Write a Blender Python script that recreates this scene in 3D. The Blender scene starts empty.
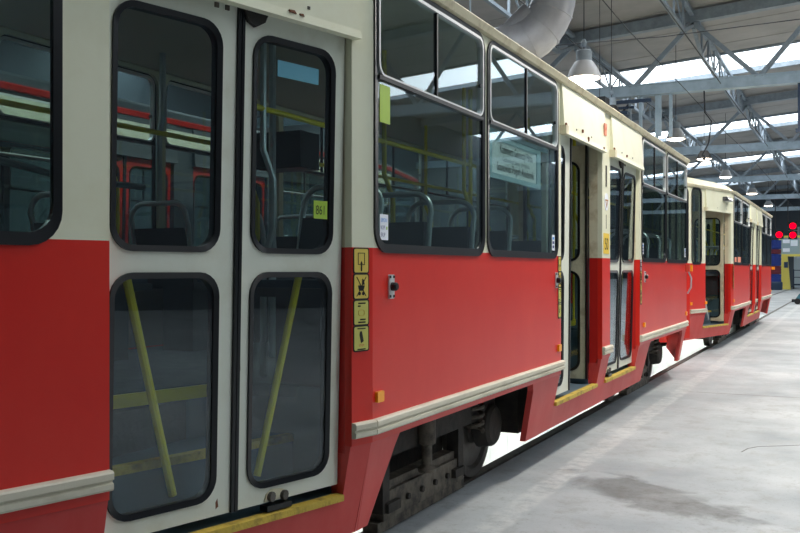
import bpy, bmesh, math, random
from mathutils import Vector, Matrix
from mathutils.geometry import tessellate_polygon
random.seed(7)
scene = bpy.context.scene
COL = scene.collection
PI = math.pi

# ------------------------------------------------------------------ camera, world, exposure
cam_d = bpy.data.cameras.new('camera')
cam_d.sensor_width = 36.0
cam_d.lens = 41.4
cam_d.shift_y = 0.0031
cam_d.clip_end = 300
cam_d.clip_start = 0.05
cam = bpy.data.objects.new('camera', cam_d)
COL.objects.link(cam)
cam.location = (0, 0, 1.415)
cam.rotation_euler = (PI / 2, 0, math.atan(451 / 920))
scene.camera = cam

world = bpy.data.worlds.new('world')
scene.world = world
world.use_nodes = True
wb = world.node_tree.nodes['Background']
wb.inputs[0].default_value = (0.75, 0.85, 1.0, 1)
wb.inputs[1].default_value = 0.6

vs = scene.view_settings
vs.view_transform = 'Standard'
vs.look = 'None'
vs.exposure = 0.0
vs.gamma = 1.0
vs.use_curve_mapping = False

SKY_POWER = 4.4        # daylight through the roof lights
AISLE_POWER = 172.0    # unseen pendant lamps added over the aisle
PIT_POWER = 90.0       # tubes inside the inspection pit


# ------------------------------------------------------------------ materials
def srgb(r, g, b):
    def c(v):
        v /= 255.0
        return v / 12.92 if v <= 0.04045 else ((v + 0.055) / 1.055) ** 2.4
    return (c(r), c(g), c(b), 1)


MATS = {}


def mat(name, col, rough=0.5, metal=0.0, col2=None, scale=4.0, stretch=(1, 1, 1), bump=0.0, bscale=40.0,
        lo=0.4, hi=0.65, coat=0.0, spec=0.5):
    if name in MATS:
        return MATS[name]
    m = bpy.data.materials.new(name)
    m.use_nodes = True
    nt = m.node_tree
    b = nt.nodes['Principled BSDF']
    b.inputs['Base Color'].default_value = col
    b.inputs['Roughness'].default_value = rough
    b.inputs['Metallic'].default_value = metal
    b.inputs['Specular IOR Level'].default_value = spec
    if coat:
        b.inputs['Coat Weight'].default_value = coat
        b.inputs['Coat Roughness'].default_value = 0.12
    if col2 is not None or bump:
        tc = nt.nodes.new('ShaderNodeTexCoord')
        mp = nt.nodes.new('ShaderNodeMapping')
        mp.inputs['Scale'].default_value = stretch
        nt.links.new(tc.outputs['Object'], mp.inputs['Vector'])
    if col2 is not None:
        n = nt.nodes.new('ShaderNodeTexNoise')
        n.inputs['Scale'].default_value = scale
        n.inputs['Detail'].default_value = 6
        n.inputs['Roughness'].default_value = 0.65
        nt.links.new(mp.outputs[0], n.inputs['Vector'])
        r = nt.nodes.new('ShaderNodeValToRGB')
        r.color_ramp.elements[0].position = lo
        r.color_ramp.elements[1].position = hi
        r.color_ramp.elements[0].color = col
        r.color_ramp.elements[1].color = col2
        nt.links.new(n.outputs['Fac'], r.inputs[0])
        nt.links.new(r.outputs[0], b.inputs['Base Color'])
    if bump:
        n2 = nt.nodes.new('ShaderNodeTexNoise')
        n2.inputs['Scale'].default_value = bscale
        n2.inputs['Detail'].default_value = 5
        nt.links.new(mp.outputs[0], n2.inputs['Vector'])
        bp = nt.nodes.new('ShaderNodeBump')
        bp.inputs['Strength'].default_value = bump
        bp.inputs['Distance'].default_value = 0.02
        nt.links.new(n2.outputs['Fac'], bp.inputs['Height'])
        nt.links.new(bp.outputs[0], b.inputs['Normal'])
    MATS[name] = m
    return m


def emit(name, col, power):
    if name in MATS:
        return MATS[name]
    m = bpy.data.materials.new(name)
    m.use_nodes = True
    nt = m.node_tree
    nt.nodes.remove(nt.nodes['Principled BSDF'])
    e = nt.nodes.new('ShaderNodeEmission')
    e.inputs[0].default_value = col
    e.inputs[1].default_value = power
    nt.links.new(e.outputs[0], nt.nodes['Material Output'].inputs[0])
    MATS[name] = m
    return m


def glass(name, tint, ior=1.5, haze=0.0, rough=0.01):
    if name in MATS:
        return MATS[name]
    m = bpy.data.materials.new(name)
    m.use_nodes = True
    nt = m.node_tree
    nt.nodes.remove(nt.nodes['Principled BSDF'])
    t = nt.nodes.new('ShaderNodeBsdfTransparent')
    t.inputs[0].default_value = tint
    g = nt.nodes.new('ShaderNodeBsdfGlossy')
    g.inputs['Roughness'].default_value = rough
    g.inputs['Color'].default_value = (0.9, 0.95, 1, 1)
    lw = nt.nodes.new('ShaderNodeLayerWeight')
    lw.inputs['Blend'].default_value = 0.5
    pw = nt.nodes.new('ShaderNodeMath')
    pw.operation = 'POWER'
    pw.inputs[1].default_value = 5.0
    nt.links.new(lw.outputs['Facing'], pw.inputs[0])
    f = nt.nodes.new('ShaderNodeMath')           # Schlick reflectance of thin glass
    f.operation = 'MULTIPLY_ADD'
    r0 = ((ior - 1) / (ior + 1)) ** 2
    f.inputs[1].default_value = 1 - r0
    f.inputs[2].default_value = r0
    nt.links.new(pw.outputs[0], f.inputs[0])
    mx = nt.nodes.new('ShaderNodeMixShader')
    nt.links.new(f.outputs[0], mx.inputs[0])
    nt.links.new(t.outputs[0], mx.inputs[1])
    nt.links.new(g.outputs[0], mx.inputs[2])
    out = mx
    if haze:
        d = nt.nodes.new('ShaderNodeBsdfDiffuse')
        d.inputs[0].default_value = (0.35, 0.38, 0.36, 1)
        mh = nt.nodes.new('ShaderNodeMixShader')
        mh.inputs[0].default_value = haze
        nt.links.new(mx.outputs[0], mh.inputs[1])
        nt.links.new(d.outputs[0], mh.inputs[2])
        out = mh
    nt.links.new(out.outputs[0], nt.nodes['Material Output'].inputs[0])
    MATS[name] = m
    return m


RED = mat('red_paint', srgb(212, 32, 18), 0.36, col2=srgb(220, 52, 36), scale=1.6, stretch=(1, 1, 0.6), lo=0.42, hi=0.8, bump=0.02, bscale=2.5)
RED_PALE = mat('pinkish_red_paint', srgb(204, 50, 46), 0.5, col2=srgb(214, 88, 82), scale=2.2, stretch=(1, 1, 0.5), lo=0.35, hi=0.75, bump=0.03, bscale=6)  # paler, pinker red for the skirt, varied by noise
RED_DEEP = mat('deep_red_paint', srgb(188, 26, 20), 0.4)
CREAM = mat('cream_paint', srgb(228, 228, 202), 0.42, col2=srgb(220, 217, 186), scale=3.0, lo=0.45, hi=0.8)
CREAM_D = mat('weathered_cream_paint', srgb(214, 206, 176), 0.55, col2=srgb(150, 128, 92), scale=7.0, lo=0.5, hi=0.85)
DOORW = mat('door_white_paint', srgb(226, 229, 214), 0.42, col2=srgb(212, 211, 190), scale=5.0, lo=0.5, hi=0.85)
RUBBER = mat('black_rubber', srgb(14, 16, 20), 0.3)
ALU = mat('aluminium', srgb(190, 195, 200), 0.32, 0.85)
ALU_W = mat('pale_aluminium', srgb(214, 216, 216), 0.4, 0.3)
TRIM = mat('trim_cream', srgb(214, 208, 188), 0.5, col2=srgb(172, 160, 136), scale=6.0, stretch=(1, 0.4, 2), lo=0.48, hi=0.8)
YEL = mat('yellow_rail_paint', srgb(222, 204, 40), 0.4)
YSTEP = mat('yellow_step_edge', srgb(206, 176, 70), 0.6, col2=srgb(120, 98, 48), scale=14.0, lo=0.48, hi=0.75, bump=0.3, bscale=60)
STICK = mat('yellow_sticker', srgb(226, 200, 92), 0.5)
STICKP = mat('pale_yellow_sticker', srgb(206, 202, 104), 0.5)
LIME = mat('lime_sticker', srgb(168, 200, 70), 0.5)
WHITE = mat('white_sticker', srgb(232, 236, 244), 0.5)
BLUEP = mat('blue_print', srgb(50, 140, 215), 0.5)
NAVYP = mat('navy_print', srgb(56, 62, 120), 0.5)
BLACKP = mat('black_print', srgb(20, 18, 14), 0.6)
REDP = mat('red_print', srgb(200, 70, 50), 0.6)
SALMON = mat('salmon_sticker', srgb(222, 138, 112), 0.6)
CYAN = mat('pale_blue_sticker', srgb(96, 160, 180), 0.6)
AMBER = mat('amber_reflector', srgb(255, 166, 20), 0.3)
GREYP = mat('grey_plastic', srgb(92, 104, 108), 0.5)
SEATM = mat('seat_shell', srgb(52, 56, 60), 0.5)
SEATC = mat('seat_cloth', srgb(46, 60, 72), 0.9)
CHROME = mat('brushed_chrome', srgb(190, 200, 206), 0.35, 0.5)
INFLOOR = mat('tram_floor', srgb(62, 70, 76), 0.7, col2=srgb(80, 88, 92), scale=12)
INCEIL = mat('tram_ceiling', srgb(196, 190, 176), 0.6)
INWALL = mat('tram_lining', srgb(118, 104, 84), 0.6)
UNDER = mat('underframe_grime', srgb(44, 42, 40), 0.75, col2=srgb(70, 64, 56), scale=9, lo=0.4, hi=0.75, bump=0.25, bscale=25)
UNDER2 = mat('dusty_iron', srgb(112, 104, 92), 0.7, col2=srgb(58, 54, 48), scale=11, bump=0.2, bscale=30)
STEEL = mat('worn_steel', srgb(104, 102, 98), 0.55, 0.5, col2=srgb(84, 80, 74), scale=9)
WELL = mat('step_well_lining', srgb(78, 96, 108), 0.6)
GLASS = glass('window_glass', (0.80, 0.88, 0.86, 1), 1.62)
GLASS_D = glass('door_glass', (0.84, 0.90, 0.90, 1), 1.62)
TRUSS = mat('truss_paint', srgb(152, 164, 174), 0.5, col2=srgb(132, 143, 152), scale=5)
TRUSS_L = mat('pale_lit_paint', srgb(176, 194, 207), 0.5, col2=srgb(156, 175, 188), scale=3)  # paler truss blue; light from below on the chords is put into it
DUCT = mat('duct_sheet', srgb(206, 208, 216), 0.42, 0.2, col2=srgb(188, 189, 198), scale=2.5)
WIRE = mat('dark_wire', srgb(44, 46, 50), 0.6)
LAMPW = mat('lamp_enamel', srgb(206, 206, 208), 0.45)
LAMPD = mat('dark_lamp_enamel', srgb(70, 66, 62), 0.5)
BULB = emit('lamp_glow', (1.0, 0.82, 0.64, 1), 16.0)
DARKBLUE = mat('dark_blue_paint', srgb(40, 60, 86), 0.5)
ROOF = mat('roof_sheet', srgb(178, 174, 170), 0.6, col2=srgb(160, 157, 153), scale=0.8)
BRUSHB = mat('blue_bristle', srgb(38, 62, 140), 0.9, col2=srgb(28, 44, 104), scale=30)
BRUSHR = mat('maroon_bristle', srgb(112, 44, 56), 0.9, col2=srgb(90, 36, 48), scale=30)
YMACH = mat('yellow_machine', srgb(220, 204, 96), 0.5)
REDLAMP = emit('red_signal', (1.0, 0.0, 0.015, 1), 2.5)
TEAL = mat('teal_cart', srgb(42, 104, 120), 0.5)


# ------------------------------------------------------------------ mesh helpers
class MB:
    def __init__(self):
        self.v = []
        self.f = []

    def quad_box(self, pts):          # eight points: bottom ring, top ring
        o = len(self.v)
        self.v += [tuple(p) for p in pts]
        for q in ((0, 3, 2, 1), (4, 5, 6, 7), (0, 1, 5, 4), (1, 2, 6, 5), (2, 3, 7, 6), (3, 0, 4, 7)):
            self.f.append([o + i for i in q])
        return self

    def box(self, x0, x1, y0, y1, z0, z1):
        return self.quad_box([(x0, y0, z0), (x1, y0, z0), (x1, y1, z0), (x0, y1, z0),
                              (x0, y0, z1), (x1, y0, z1), (x1, y1, z1), (x0, y1, z1)])

    def mbox(self, M, a0, a1, z0, z1, c0, c1):
        return self.quad_box([M(a0, z0, c0), M(a1, z0, c0), M(a1, z0, c1), M(a0, z0, c1),
                              M(a0, z1, c0), M(a1, z1, c0), M(a1, z1, c1), M(a0, z1, c1)])

    def bar(self, p0, p1, w, h=None, up=(0, 0, 1)):
        p0, p1 = Vector(p0), Vector(p1)
        h = w if h is None else h
        d = (p1 - p0).normalized()
        u = Vector(up)
        if abs(d.dot(u)) > 0.98:
            u = Vector((0, 1, 0))
        s = d.cross(u).normalized() * w / 2
        t = s.cross(d).normalized() * h / 2
        return self.quad_box([p0 - s - t, p0 + s - t, p0 + s + t, p0 - s + t, p1 - s - t, p1 + s - t, p1 + s + t, p1 - s + t])

    def plate(self, M, outer, holes=(), c0=-0.04, c1=0.0):
        loops = [outer] + list(holes)
        tris = tessellate_polygon([[Vector((a, z, 0)) for a, z in lp] for lp in loops])
        flat = [p for lp in loops for p in lp]
        o = len(self.v)
        n = len(flat)
        self.v += [tuple(M(a, z, c1)) for a, z in flat] + [tuple(M(a, z, c0)) for a, z in flat]
        for t in tris:
            self.f.append([o + i for i in t])
            self.f.append([o + n + i for i in reversed(t)])
        k = 0
        for lp in loops:
            L = len(lp)
            for i in range(L):
                j = (i + 1) % L
                self.f.append([o + k + i, o + k + j, o + n + k + j, o + n + k + i])
            k += L
        return self

    def ring(self, M, outer, inner, c0, c1, ci=None):
        """frame between two loops of equal length, front face from c1 (outer) to ci (inner)"""
        ci = c1 if ci is None else ci
        o = len(self.v)
        n = len(outer)
        self.v += [tuple(M(a, z, c1)) for a, z in outer] + [tuple(M(a, z, ci)) for a, z in inner]
        self.v += [tuple(M(a, z, c0)) for a, z in outer] + [tuple(M(a, z, c0)) for a, z in inner]
        for i in range(n):
            j = (i + 1) % n
            self.f += [[o + i, o + j, o + n + j, o + n + i], [o + 2 * n + i, o + 3 * n + i, o + 3 * n + j, o + 2 * n + j],
                       [o + i, o + 2 * n + i, o + 2 * n + j, o + j], [o + n + i, o + n + j, o + 3 * n + j, o + 3 * n + i]]
        return self

    def tube(self, pts, r, n=10, caps=True):
        pts = [Vector(p) for p in pts]
        rs = r if isinstance(r, (list, tuple)) else [r] * len(pts)
        rings = []
        prev = None
        for i, p in enumerate(pts):
            d = (pts[min(i + 1, len(pts) - 1)] - pts[max(i - 1, 0)]).normalized()
            if prev is None:
                a = Vector((0, 0, 1)) if abs(d.z) < 0.9 else Vector((1, 0, 0))
                u = d.cross(a).normalized()
            else:
                u = (prev - d * prev.dot(d)).normalized()
            prev = u
            w = d.cross(u)
            o = len(self.v)
            for k in range(n):
                t = 2 * PI * k / n
                self.v.append(tuple(p + (u * math.cos(t) + w * math.sin(t)) * rs[i]))
            rings.append(o)
        for a, b in zip(rings, rings[1:]):
            for k in range(n):
                j = (k + 1) % n
                self.f.append([a + k, a + j, b + j, b + k])
        if caps:
            self.f.append([rings[0] + k for k in reversed(range(n))])
            self.f.append([rings[-1] + k for k in range(n)])
        return self

    def lathe(self, prof, c=(0, 0, 0), axis='Z', n=24):
        o = len(self.v)
        for (r, h) in prof:
            for k in range(n):
                t = 2 * PI * k / n
                x, y = r * math.cos(t), r * math.sin(t)
                if axis == 'Z':
                    p = (x, y, h)
                elif axis == 'X':
                    p = (h, x, y)
                else:
                    p = (x, h, y)
                self.v.append((p[0] + c[0], p[1] + c[1], p[2] + c[2]))
        for i in range(len(prof) - 1):
            for k in range(n):
                j = (k + 1) % n
                self.f.append([o + i * n + k, o + i * n + j, o + (i + 1) * n + j, o + (i + 1) * n + k])
        if prof[0][0] > 1e-4:
            self.f.append([o + k for k in reversed(range(n))])
        if prof[-1][0] > 1e-4:
            self.f.append([o + (len(prof) - 1) * n + k for k in range(n)])
        return self

    def build(self, name, material, parent=None, smooth=False, loc=None):
        me = bpy.data.meshes.new(name)
        me.from_pydata(self.v, [], self.f)
        bm = bmesh.new()
        bm.from_mesh(me)
        bmesh.ops.remove_doubles(bm, verts=bm.verts, dist=1e-5)
        bmesh.ops.recalc_face_normals(bm, faces=bm.faces)
        if smooth:
            for f in bm.faces:
                f.smooth = True
            for e in bm.edges:
                if len(e.link_faces) == 2 and e.calc_face_angle(0) > math.radians(35):
                    e.smooth = False
        bm.to_mesh(me)
        bm.free()
        me.materials.append(material)
        o = bpy.data.objects.new(name, me)
        COL.objects.link(o)
        if parent is not None:
            o.parent = parent
        if loc is not None:
            o.location = loc
        return o


def tag(o, label=None, cat=None, group=None, kind=None):
    if label:
        o['label'] = label
    if cat:
        o['category'] = cat
    if group:
        o['group'] = group
    if kind:
        o['kind'] = kind
    return o


def empty(name, loc=(0, 0, 0), rz=0.0):
    o = bpy.data.objects.new(name, None)
    o.empty_display_size = 0.2
    COL.objects.link(o)
    o.location = loc
    o.rotation_euler.z = rz
    return o


def rrect(a0, a1, z0, z1, r, n=6):
    r = min(r, (a1 - a0) / 2.01, (z1 - z0) / 2.01)
    pts = []
    for cx, cz, s in ((a1 - r, z1 - r, 0), (a0 + r, z1 - r, 1), (a0 + r, z0 + r, 2), (a1 - r, z0 + r, 3)):
        for k in range(n + 1):
            t = PI / 2 * (s + k / n)
            pts.append((cx + r * math.cos(t), cz + r * math.sin(t)))
    return pts


def rect(a0, a1, z0, z1):
    return [(a0, z0), (a1, z0), (a1, z1), (a0, z1)]


def seg(p0, p1, centre=(0, 4.36), lean=None):
    """wall frame between two plan points: a runs p0 to p1, z up, c outwards"""
    p0, p1 = Vector((p0[0], p0[1])), Vector((p1[0], p1[1]))
    d = (p1 - p0).normalized()
    n = Vector((d.y, -d.x))
    if n.dot((p0 + p1) / 2 - Vector(centre)) < 0:
        n = -n

    def M(a, z, c):
        if lean:
            c = c - lean(z)
        q = p0 + d * a + n * c
        return (q.x, q.y, z)
    M.length = (p1 - p0).length
    return M


def skirt_lean(z):
    return 0.09 * max(0.0, 0.69 - z) / 0.44


def text(body, size, material, parent, M, a, z, c, sgn=1, align='CENTER', stretch=1.0, name='lettering'):
    cu = bpy.data.curves.new('t', 'FONT')
    cu.body = body
    cu.size = size
    cu.align_x = align
    cu.resolution_u = 3
    ob = bpy.data.objects.new('t', cu)
    COL.objects.link(ob)
    dg = bpy.context.evaluated_depsgraph_get()
    dg.update()
    me = bpy.data.meshes.new_from_object(ob.evaluated_get(dg))
    bpy.data.objects.remove(ob)
    bpy.data.curves.remove(cu)
    me.name = name
    for v in me.vertices:
        v.co = Vector(M(a + sgn * v.co.x * stretch, z + v.co.y, c))
    me.materials.clear()
    me.materials.append(material)
    o = bpy.data.objects.new(name, me)
    COL.objects.link(o)
    o.parent = parent
    return o


# ------------------------------------------------------------------ tram car
LEN = 8.72                                  # straight part of the body
W = 1.2
TA = math.radians(13.5)
TL = 1.98                                   # tapered end length
BD = 0.07                                   # where the side bends into the taper
CX, CY = W - TL * math.sin(TA), TL * math.cos(TA) - BD
WAIST = 1.508
TOP = 2.76
A_F = 0.655
SK = 0.25


def window(M, a0, a1, z0, z1, t, vent=True, pane_mat=None, r=0.09, light=True):
    """gasketed side window: rubber frame, lower pane, two sliding vents on top"""
    pm = pane_mat or GLASS
    g = 0.024 if vent else 0.017
    mb = MB().ring(M, rrect(a0 - 0.012, a1 + 0.012, z0 - 0.027, z1 + 0.014, r + 0.02), rrect(a0 + g, a1 - g, z0 + 0.014, z1 - g + 0.004, r - 0.01), -0.014, 0.010, 0.006)
    w = mb.build('window', RUBBER, t)
    if vent:
        zt = 2.275
        b = 0.010
        m = MB()
        m.ring(M, rrect(a0 + g - 0.004, a1 - g + 0.004, zt, z1 - g + 0.012, 0.06), rrect(a0 + g + b, a1 - g - b, zt + b, z1 - g - 0.004, 0.05), -0.02, 0.013)
        m.build('vent_frame', ALU_W, w)
        MB().mbox(M, a0 + g, a1 - g, zt - 0.018, zt + 0.001, -0.025, 0.014).build('transom', RUBBER, w)
        am = (a0 + a1) / 2
        MB().mbox(M, am - 0.008, am + 0.008, zt, z1 - g, -0.01, 0.010).build('mullion', RUBBER, w)
        MB().mbox(M, a0 + g, am, zt, z1 - g, 0.0, 0.003).build('vent_pane', pm, w)
        MB().mbox(M, am, a1 - g, zt, z1 - g, -0.006, -0.003).build('vent_pane', pm, w)
        MB().lathe([(0, 0), (0.012, 0), (0.012, 0.012), (0, 0.012)], M(a1 - g - 0.03, 2.45, -0.003), 'X', 10).build('vent_knob', RUBBER, w)
        MB().plate(M, rrect(a0 + g - 0.01, a1 - g + 0.01, z0 + 0.01, zt - 0.01, 0.06), (), -0.003, 0.001).build('pane', pm, w)
    else:
        MB().plate(M, rrect(a0 + g - 0.01, a1 - g + 0.01, z0 + 0.01, z1 - g + 0.015, r - 0.01), (), -0.003, 0.001).build('pane', pm, w)
    return w


def leaf(M, w, t, paint=None, bar=0, top=2.46, name='door_leaf', seal=0, bracket=True, oa=0.052, ob=0.052):
    """one door leaf in its own frame: a 0..w, c = 0 outer face; bar: +1/-1 leaning yellow grab bar"""
    paint = paint or DOORW
    z0 = 0.485
    up = (1.482, 2.325)
    lo = (0.553, 1.397)
    mb = MB().plate(M, rect(0, w, z0, top), [rrect(oa, w - ob, *up, 0.085), rrect(oa, w - ob, *lo, 0.085)], -0.035, 0)
    lf = mb.build(name, paint, t)
    for za, zb in (up, lo):
        MB().ring(M, rrect(oa - 0.006, w - ob + 0.006, za - 0.006, zb + 0.006, 0.09), rrect(oa + 0.016, w - ob - 0.016, za + 0.016, zb - 0.016, 0.07), -0.03, 0.010, 0.004).build('gasket', RUBBER, lf, smooth=True)
        MB().plate(M, rrect(oa + 0.012, w - ob - 0.012, za + 0.012, zb - 0.012, 0.06), (), -0.004, 0.0).build('pane', GLASS_D, lf)
    if bar:
        a0, a1 = (0.165, 0.385) if bar > 0 else (w - 0.15, w - 0.365)
        MB().tube([M(a0, 1.40, -0.085), M(a1, 0.575, -0.085)], 0.016, 10).build('grab_bar', YEL, lf, smooth=True)
    if seal:
        aa = w if seal > 0 else 0
        MB().mbox(M, min(aa, aa + seal * 0.014), max(aa, aa + seal * 0.014), z0, top, -0.045, 0.012).build('edge_seal', RUBBER, lf)
    if bracket:
        for aa in ((0.05, 0.1) if seal <= 0 else (w - 0.05, w - 0.1)):
            MB().mbox(M, aa - 0.009, aa + 0.009, 2.385, 2.403, 0, 0.006).build('screw', UNDER2, lf)
    return lf


def sticker(M, a, z, w, h, material, t, c=0.004, border=True, label=None):
    s = MB().plate(M, rrect(a - w / 2, a + w / 2, z - h / 2, z + h / 2, 0.008, 3), (), c - 0.003, c).build('sticker', material, t)
    if border:
        MB().ring(M, rrect(a - w / 2 - 0.004, a + w / 2 + 0.004, z - h / 2 - 0.004, z + h / 2 + 0.004, 0.01, 3), rrect(a - w / 2 + 0.001, a + w / 2 - 0.001, z - h / 2 + 0.001, z + h / 2 - 0.001, 0.008, 3), c - 0.003, c + 0.0006).build('border', BLACKP, s)
    if label:
        s['label'] = label
    return s


def pictograms(M, a, ztop, t, w=0.073, sgn=1, first=None):
    """the column of four door notices"""
    h = 0.104
    step = 0.112
    for k in range(4):
        z = ztop - h / 2 - k * step
        s = sticker(M, a, z, w, h, (first if (k == 0 and first) else STICK if k < 2 else STICKP), t, label=('yellow notice with a door-button symbol', 'yellow notice with a crossed-out pram', 'pale yellow notice with a boarding drawing', 'pale yellow notice with a bell and STOP')[k])
        c = 0.0055
        if k == 0:
            MB().ring(M, rect(a - 0.022, a + 0.022, z - 0.018, z + 0.034), rect(a - 0.019, a + 0.019, z - 0.015, z + 0.031), 0.003, c).build('symbol', BLACKP, s)
            m = MB().mbox(M, a - 0.003, a + 0.003, z - 0.045, z - 0.012, 0.003, c + 0.001)
            m.plate(M, [(a - 0.006, z - 0.014), (a + 0.006, z - 0.014), (a, z - 0.002)], (), 0.003, c + 0.001)
            m.build('arrow', BLACKP, s)
        elif k == 1:
            m = MB()
            m.plate(M, [(a - 0.022, z + 0.005), (a + 0.022, z + 0.005), (a + 0.014, z - 0.018), (a - 0.012, z - 0.018)], (), 0.003, c)
            m.plate(M, [(a - 0.022, z + 0.008), (a - 0.004, z + 0.008), (a - 0.006, z + 0.034), (a - 0.014, z + 0.03)], (), 0.003, c)
            for q in (-0.012, 0.012):
                m.plate(M, [(a + q + 0.008 * math.cos(i * PI / 5), z - 0.03 + 0.008 * math.sin(i * PI / 5)) for i in range(10)], (), 0.003, c)
            m.build('pram', BLACKP, s)
            m = MB()
            for d in (1, -1):
                m.plate(M, [(a - 0.03 * d - 0.0015, z - 0.042), (a - 0.03 * d + 0.0015, z - 0.042), (a + 0.03 * d + 0.0015, z + 0.042), (a + 0.03 * d - 0.0015, z + 0.042)], (), 0.003, c + 0.0008)
            m.build('cross', BLACKP, s)
        elif k == 2:
            m = MB()
            for zz, x0, x1 in ((0.040, -0.026, 0.024), (0.028, 0.006, 0.026), (-0.030, -0.026, 0.014), (-0.042, -0.026, 0.026)):
                n = int((x1 - x0) / 0.006)
                for i in range(n):
                    m.plate(M, rect(a + x0 + i * 0.006, a + x0 + i * 0.006 + 0.0042, z + zz - 0.003, z + zz + 0.003), (), 0.003, c)
            m.build('small_print', BLACKP, s)
            MB().ring(M, rrect(a - 0.02, a + 0.02, z - 0.014, z + 0.012, 0.01, 3), rrect(a - 0.018, a + 0.018, z - 0.012, z + 0.01, 0.009, 3), 0.003, c).build('drawing', YSTEP, s)
        else:
            b = [(-0.014, -0.016), (0.002, -0.024), (0.012, 0.012), (0.008, 0.026), (-0.001, 0.028), (-0.005, 0.018)]
            MB().plate(M, [(a + x, z + y + 0.004) for x, y in b], (), 0.003, c).build('bell', BLACKP, s)
            text('STOP', 0.014, REDP, s, M, a, z - 0.034, c, sgn)
            m = MB()
            for zz in (0.043, -0.046):
                for i in range(8):
                    m.plate(M, rect(a - 0.026 + i * 0.0066, a - 0.026 + i * 0.0066 + 0.0045, z + zz - 0.0025, z + zz + 0.0025), (), 0.003, c)
            m.build('small_print', BLACKP, s)


def trim(M, a0, a1, t):
    prof = [(0, 0.687), (0.022, 0.690), (0.026, 0.697), (0.026, 0.712), (0.018, 0.717), (0.018, 0.722), (0.028, 0.727), (0.028, 0.747), (0.022, 0.754), (0, 0.756)]
    m = MB()
    o = len(m.v)
    n = len(prof)
    for a in (a0, a1):
        m.v += [M(a, z, c) for c, z in prof]
    for i in range(n):
        j = (i + 1) % n
        m.f.append([i, j, n + j, n + i])
    m.f += [list(range(n)), list(range(2 * n - 1, n - 1, -1))]
    return m.build('trim_strip', TRIM, t)


def bogie(t, yc):
    """powered truck: four wheels, side frames, springs, track brakes"""
    root = empty('bogie')
    root.parent = t
    root.location = (0, yc, 0)
    wb = 1.0
    for s in (1, -1):
        for e in (1, -1):
            MB().lathe([(0, 0.79), (0.09, 0.79), (0.10, 0.765), (0.25, 0.755), (0.27, 0.775), (0.327, 0.775), (0.327, 0.71), (0.3265, 0.695), (0.325, 0.675), (0.27, 0.675), (0.10, 0.69), (0, 0.69)], (0, 0, 0), 'X', 28).build('wheel', STEEL, root, smooth=True).matrix_local = Matrix.Translation((0, e * wb, 0.327)) @ Matrix.Diagonal((s, 1, 1, 1))
            MB().lathe([(0, 0.93), (0.12, 0.93), (0.14, 0.91), (0.155, 0.82), (0.07, 0.79), (0, 0.79)], (0, 0, 0), 'X', 18).build('axle_box', UNDER, root, smooth=True).matrix_local = Matrix.Translation((0, e * wb, 0.36)) @ Matrix.Diagonal((s, 1, 1, 1))
            pts = []
            for k in range(46):
                a = k * 0.7
                pts.append((s * 0.88 + 0.06 * math.cos(a), e * (wb - 0.27) + 0.06 * math.sin(a), 0.36 + k * 0.006))
            MB().tube(pts, 0.013, 6).build('spring', UNDER2, root, smooth=True)
            MB().lathe([(0, 0.63), (0.075, 0.63), (0.085, 0.65), (0.085, 0.67), (0, 0.67)], (s * 0.88, e * (wb - 0.27), 0), 'Z', 14).build('spring_cap', UNDER2, root)
        m = MB()
        m.box(s * 0.84 - 0.05, s * 0.84 + 0.05, -wb - 0.1, wb + 0.1, 0.42, 0.54)
        m.build('side_frame', UNDER, root)
        # electromagnetic track brake hung just above the rail
        b = MB()
        b.box(s * 0.80 - 0.06, s * 0.80 + 0.06, -0.52, 0.60, 0.075, 0.225)
        b.box(s * 0.80 - 0.045, s * 0.80 + 0.045, -0.56, 0.64, 0.012, 0.07)
        b.box(s * 0.80 - 0.04, s * 0.80 + 0.04, -0.42, 0.5, 0.225, 0.27)
        bk = b.build('track_brake', UNDER2, root)
        for k in range(6):
            MB().lathe([(0, 0), (0.018, 0), (0.018, 0.018), (0, 0.018)], (s * 0.86 - (0.018 if s < 0 else 0), -0.42 + k * 0.185, 0.15), 'X', 8).build('bolt', UNDER, bk)
        for e in (-1, 1):
            h = MB()
            h.box(s * 0.82 - 0.03, s * 0.82 + 0.05, e * 0.52 - 0.03, e * 0.52 + 0.05, 0.12, 0.44)
            h.box(s * 0.86 - 0.02, s * 0.86 + 0.03, e * 0.46 - 0.06, e * 0.46 + 0.09, 0.12, 0.17)
            h.build('brake_hanger', UNDER, root)
        MB().lathe([(0.05, 0.27), (0.055, 0.29), (0.03, 0.31), (0.03, 0.42), (0.05, 0.43), (0.05, 0.60), (0.03, 0.62), (0.03, 0.66)], (s * 0.93, -0.12, 0), 'Z', 14).build('damper', UNDER2, root, smooth=True)
    MB().box(-0.66, 0.66, -0.72, 0.72, 0.10, 0.56).build('backing_frame', UNDER, root)  # dark backing added to block the bright pit behind the bogie
    for e in (1, -1):
        MB().lathe([(0, -0.7), (0.07, -0.7), (0.07, 0.7), (0, 0.7)], (0, e * wb, 0.327), 'X', 14).build('axle', UNDER, root)
    return root


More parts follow.
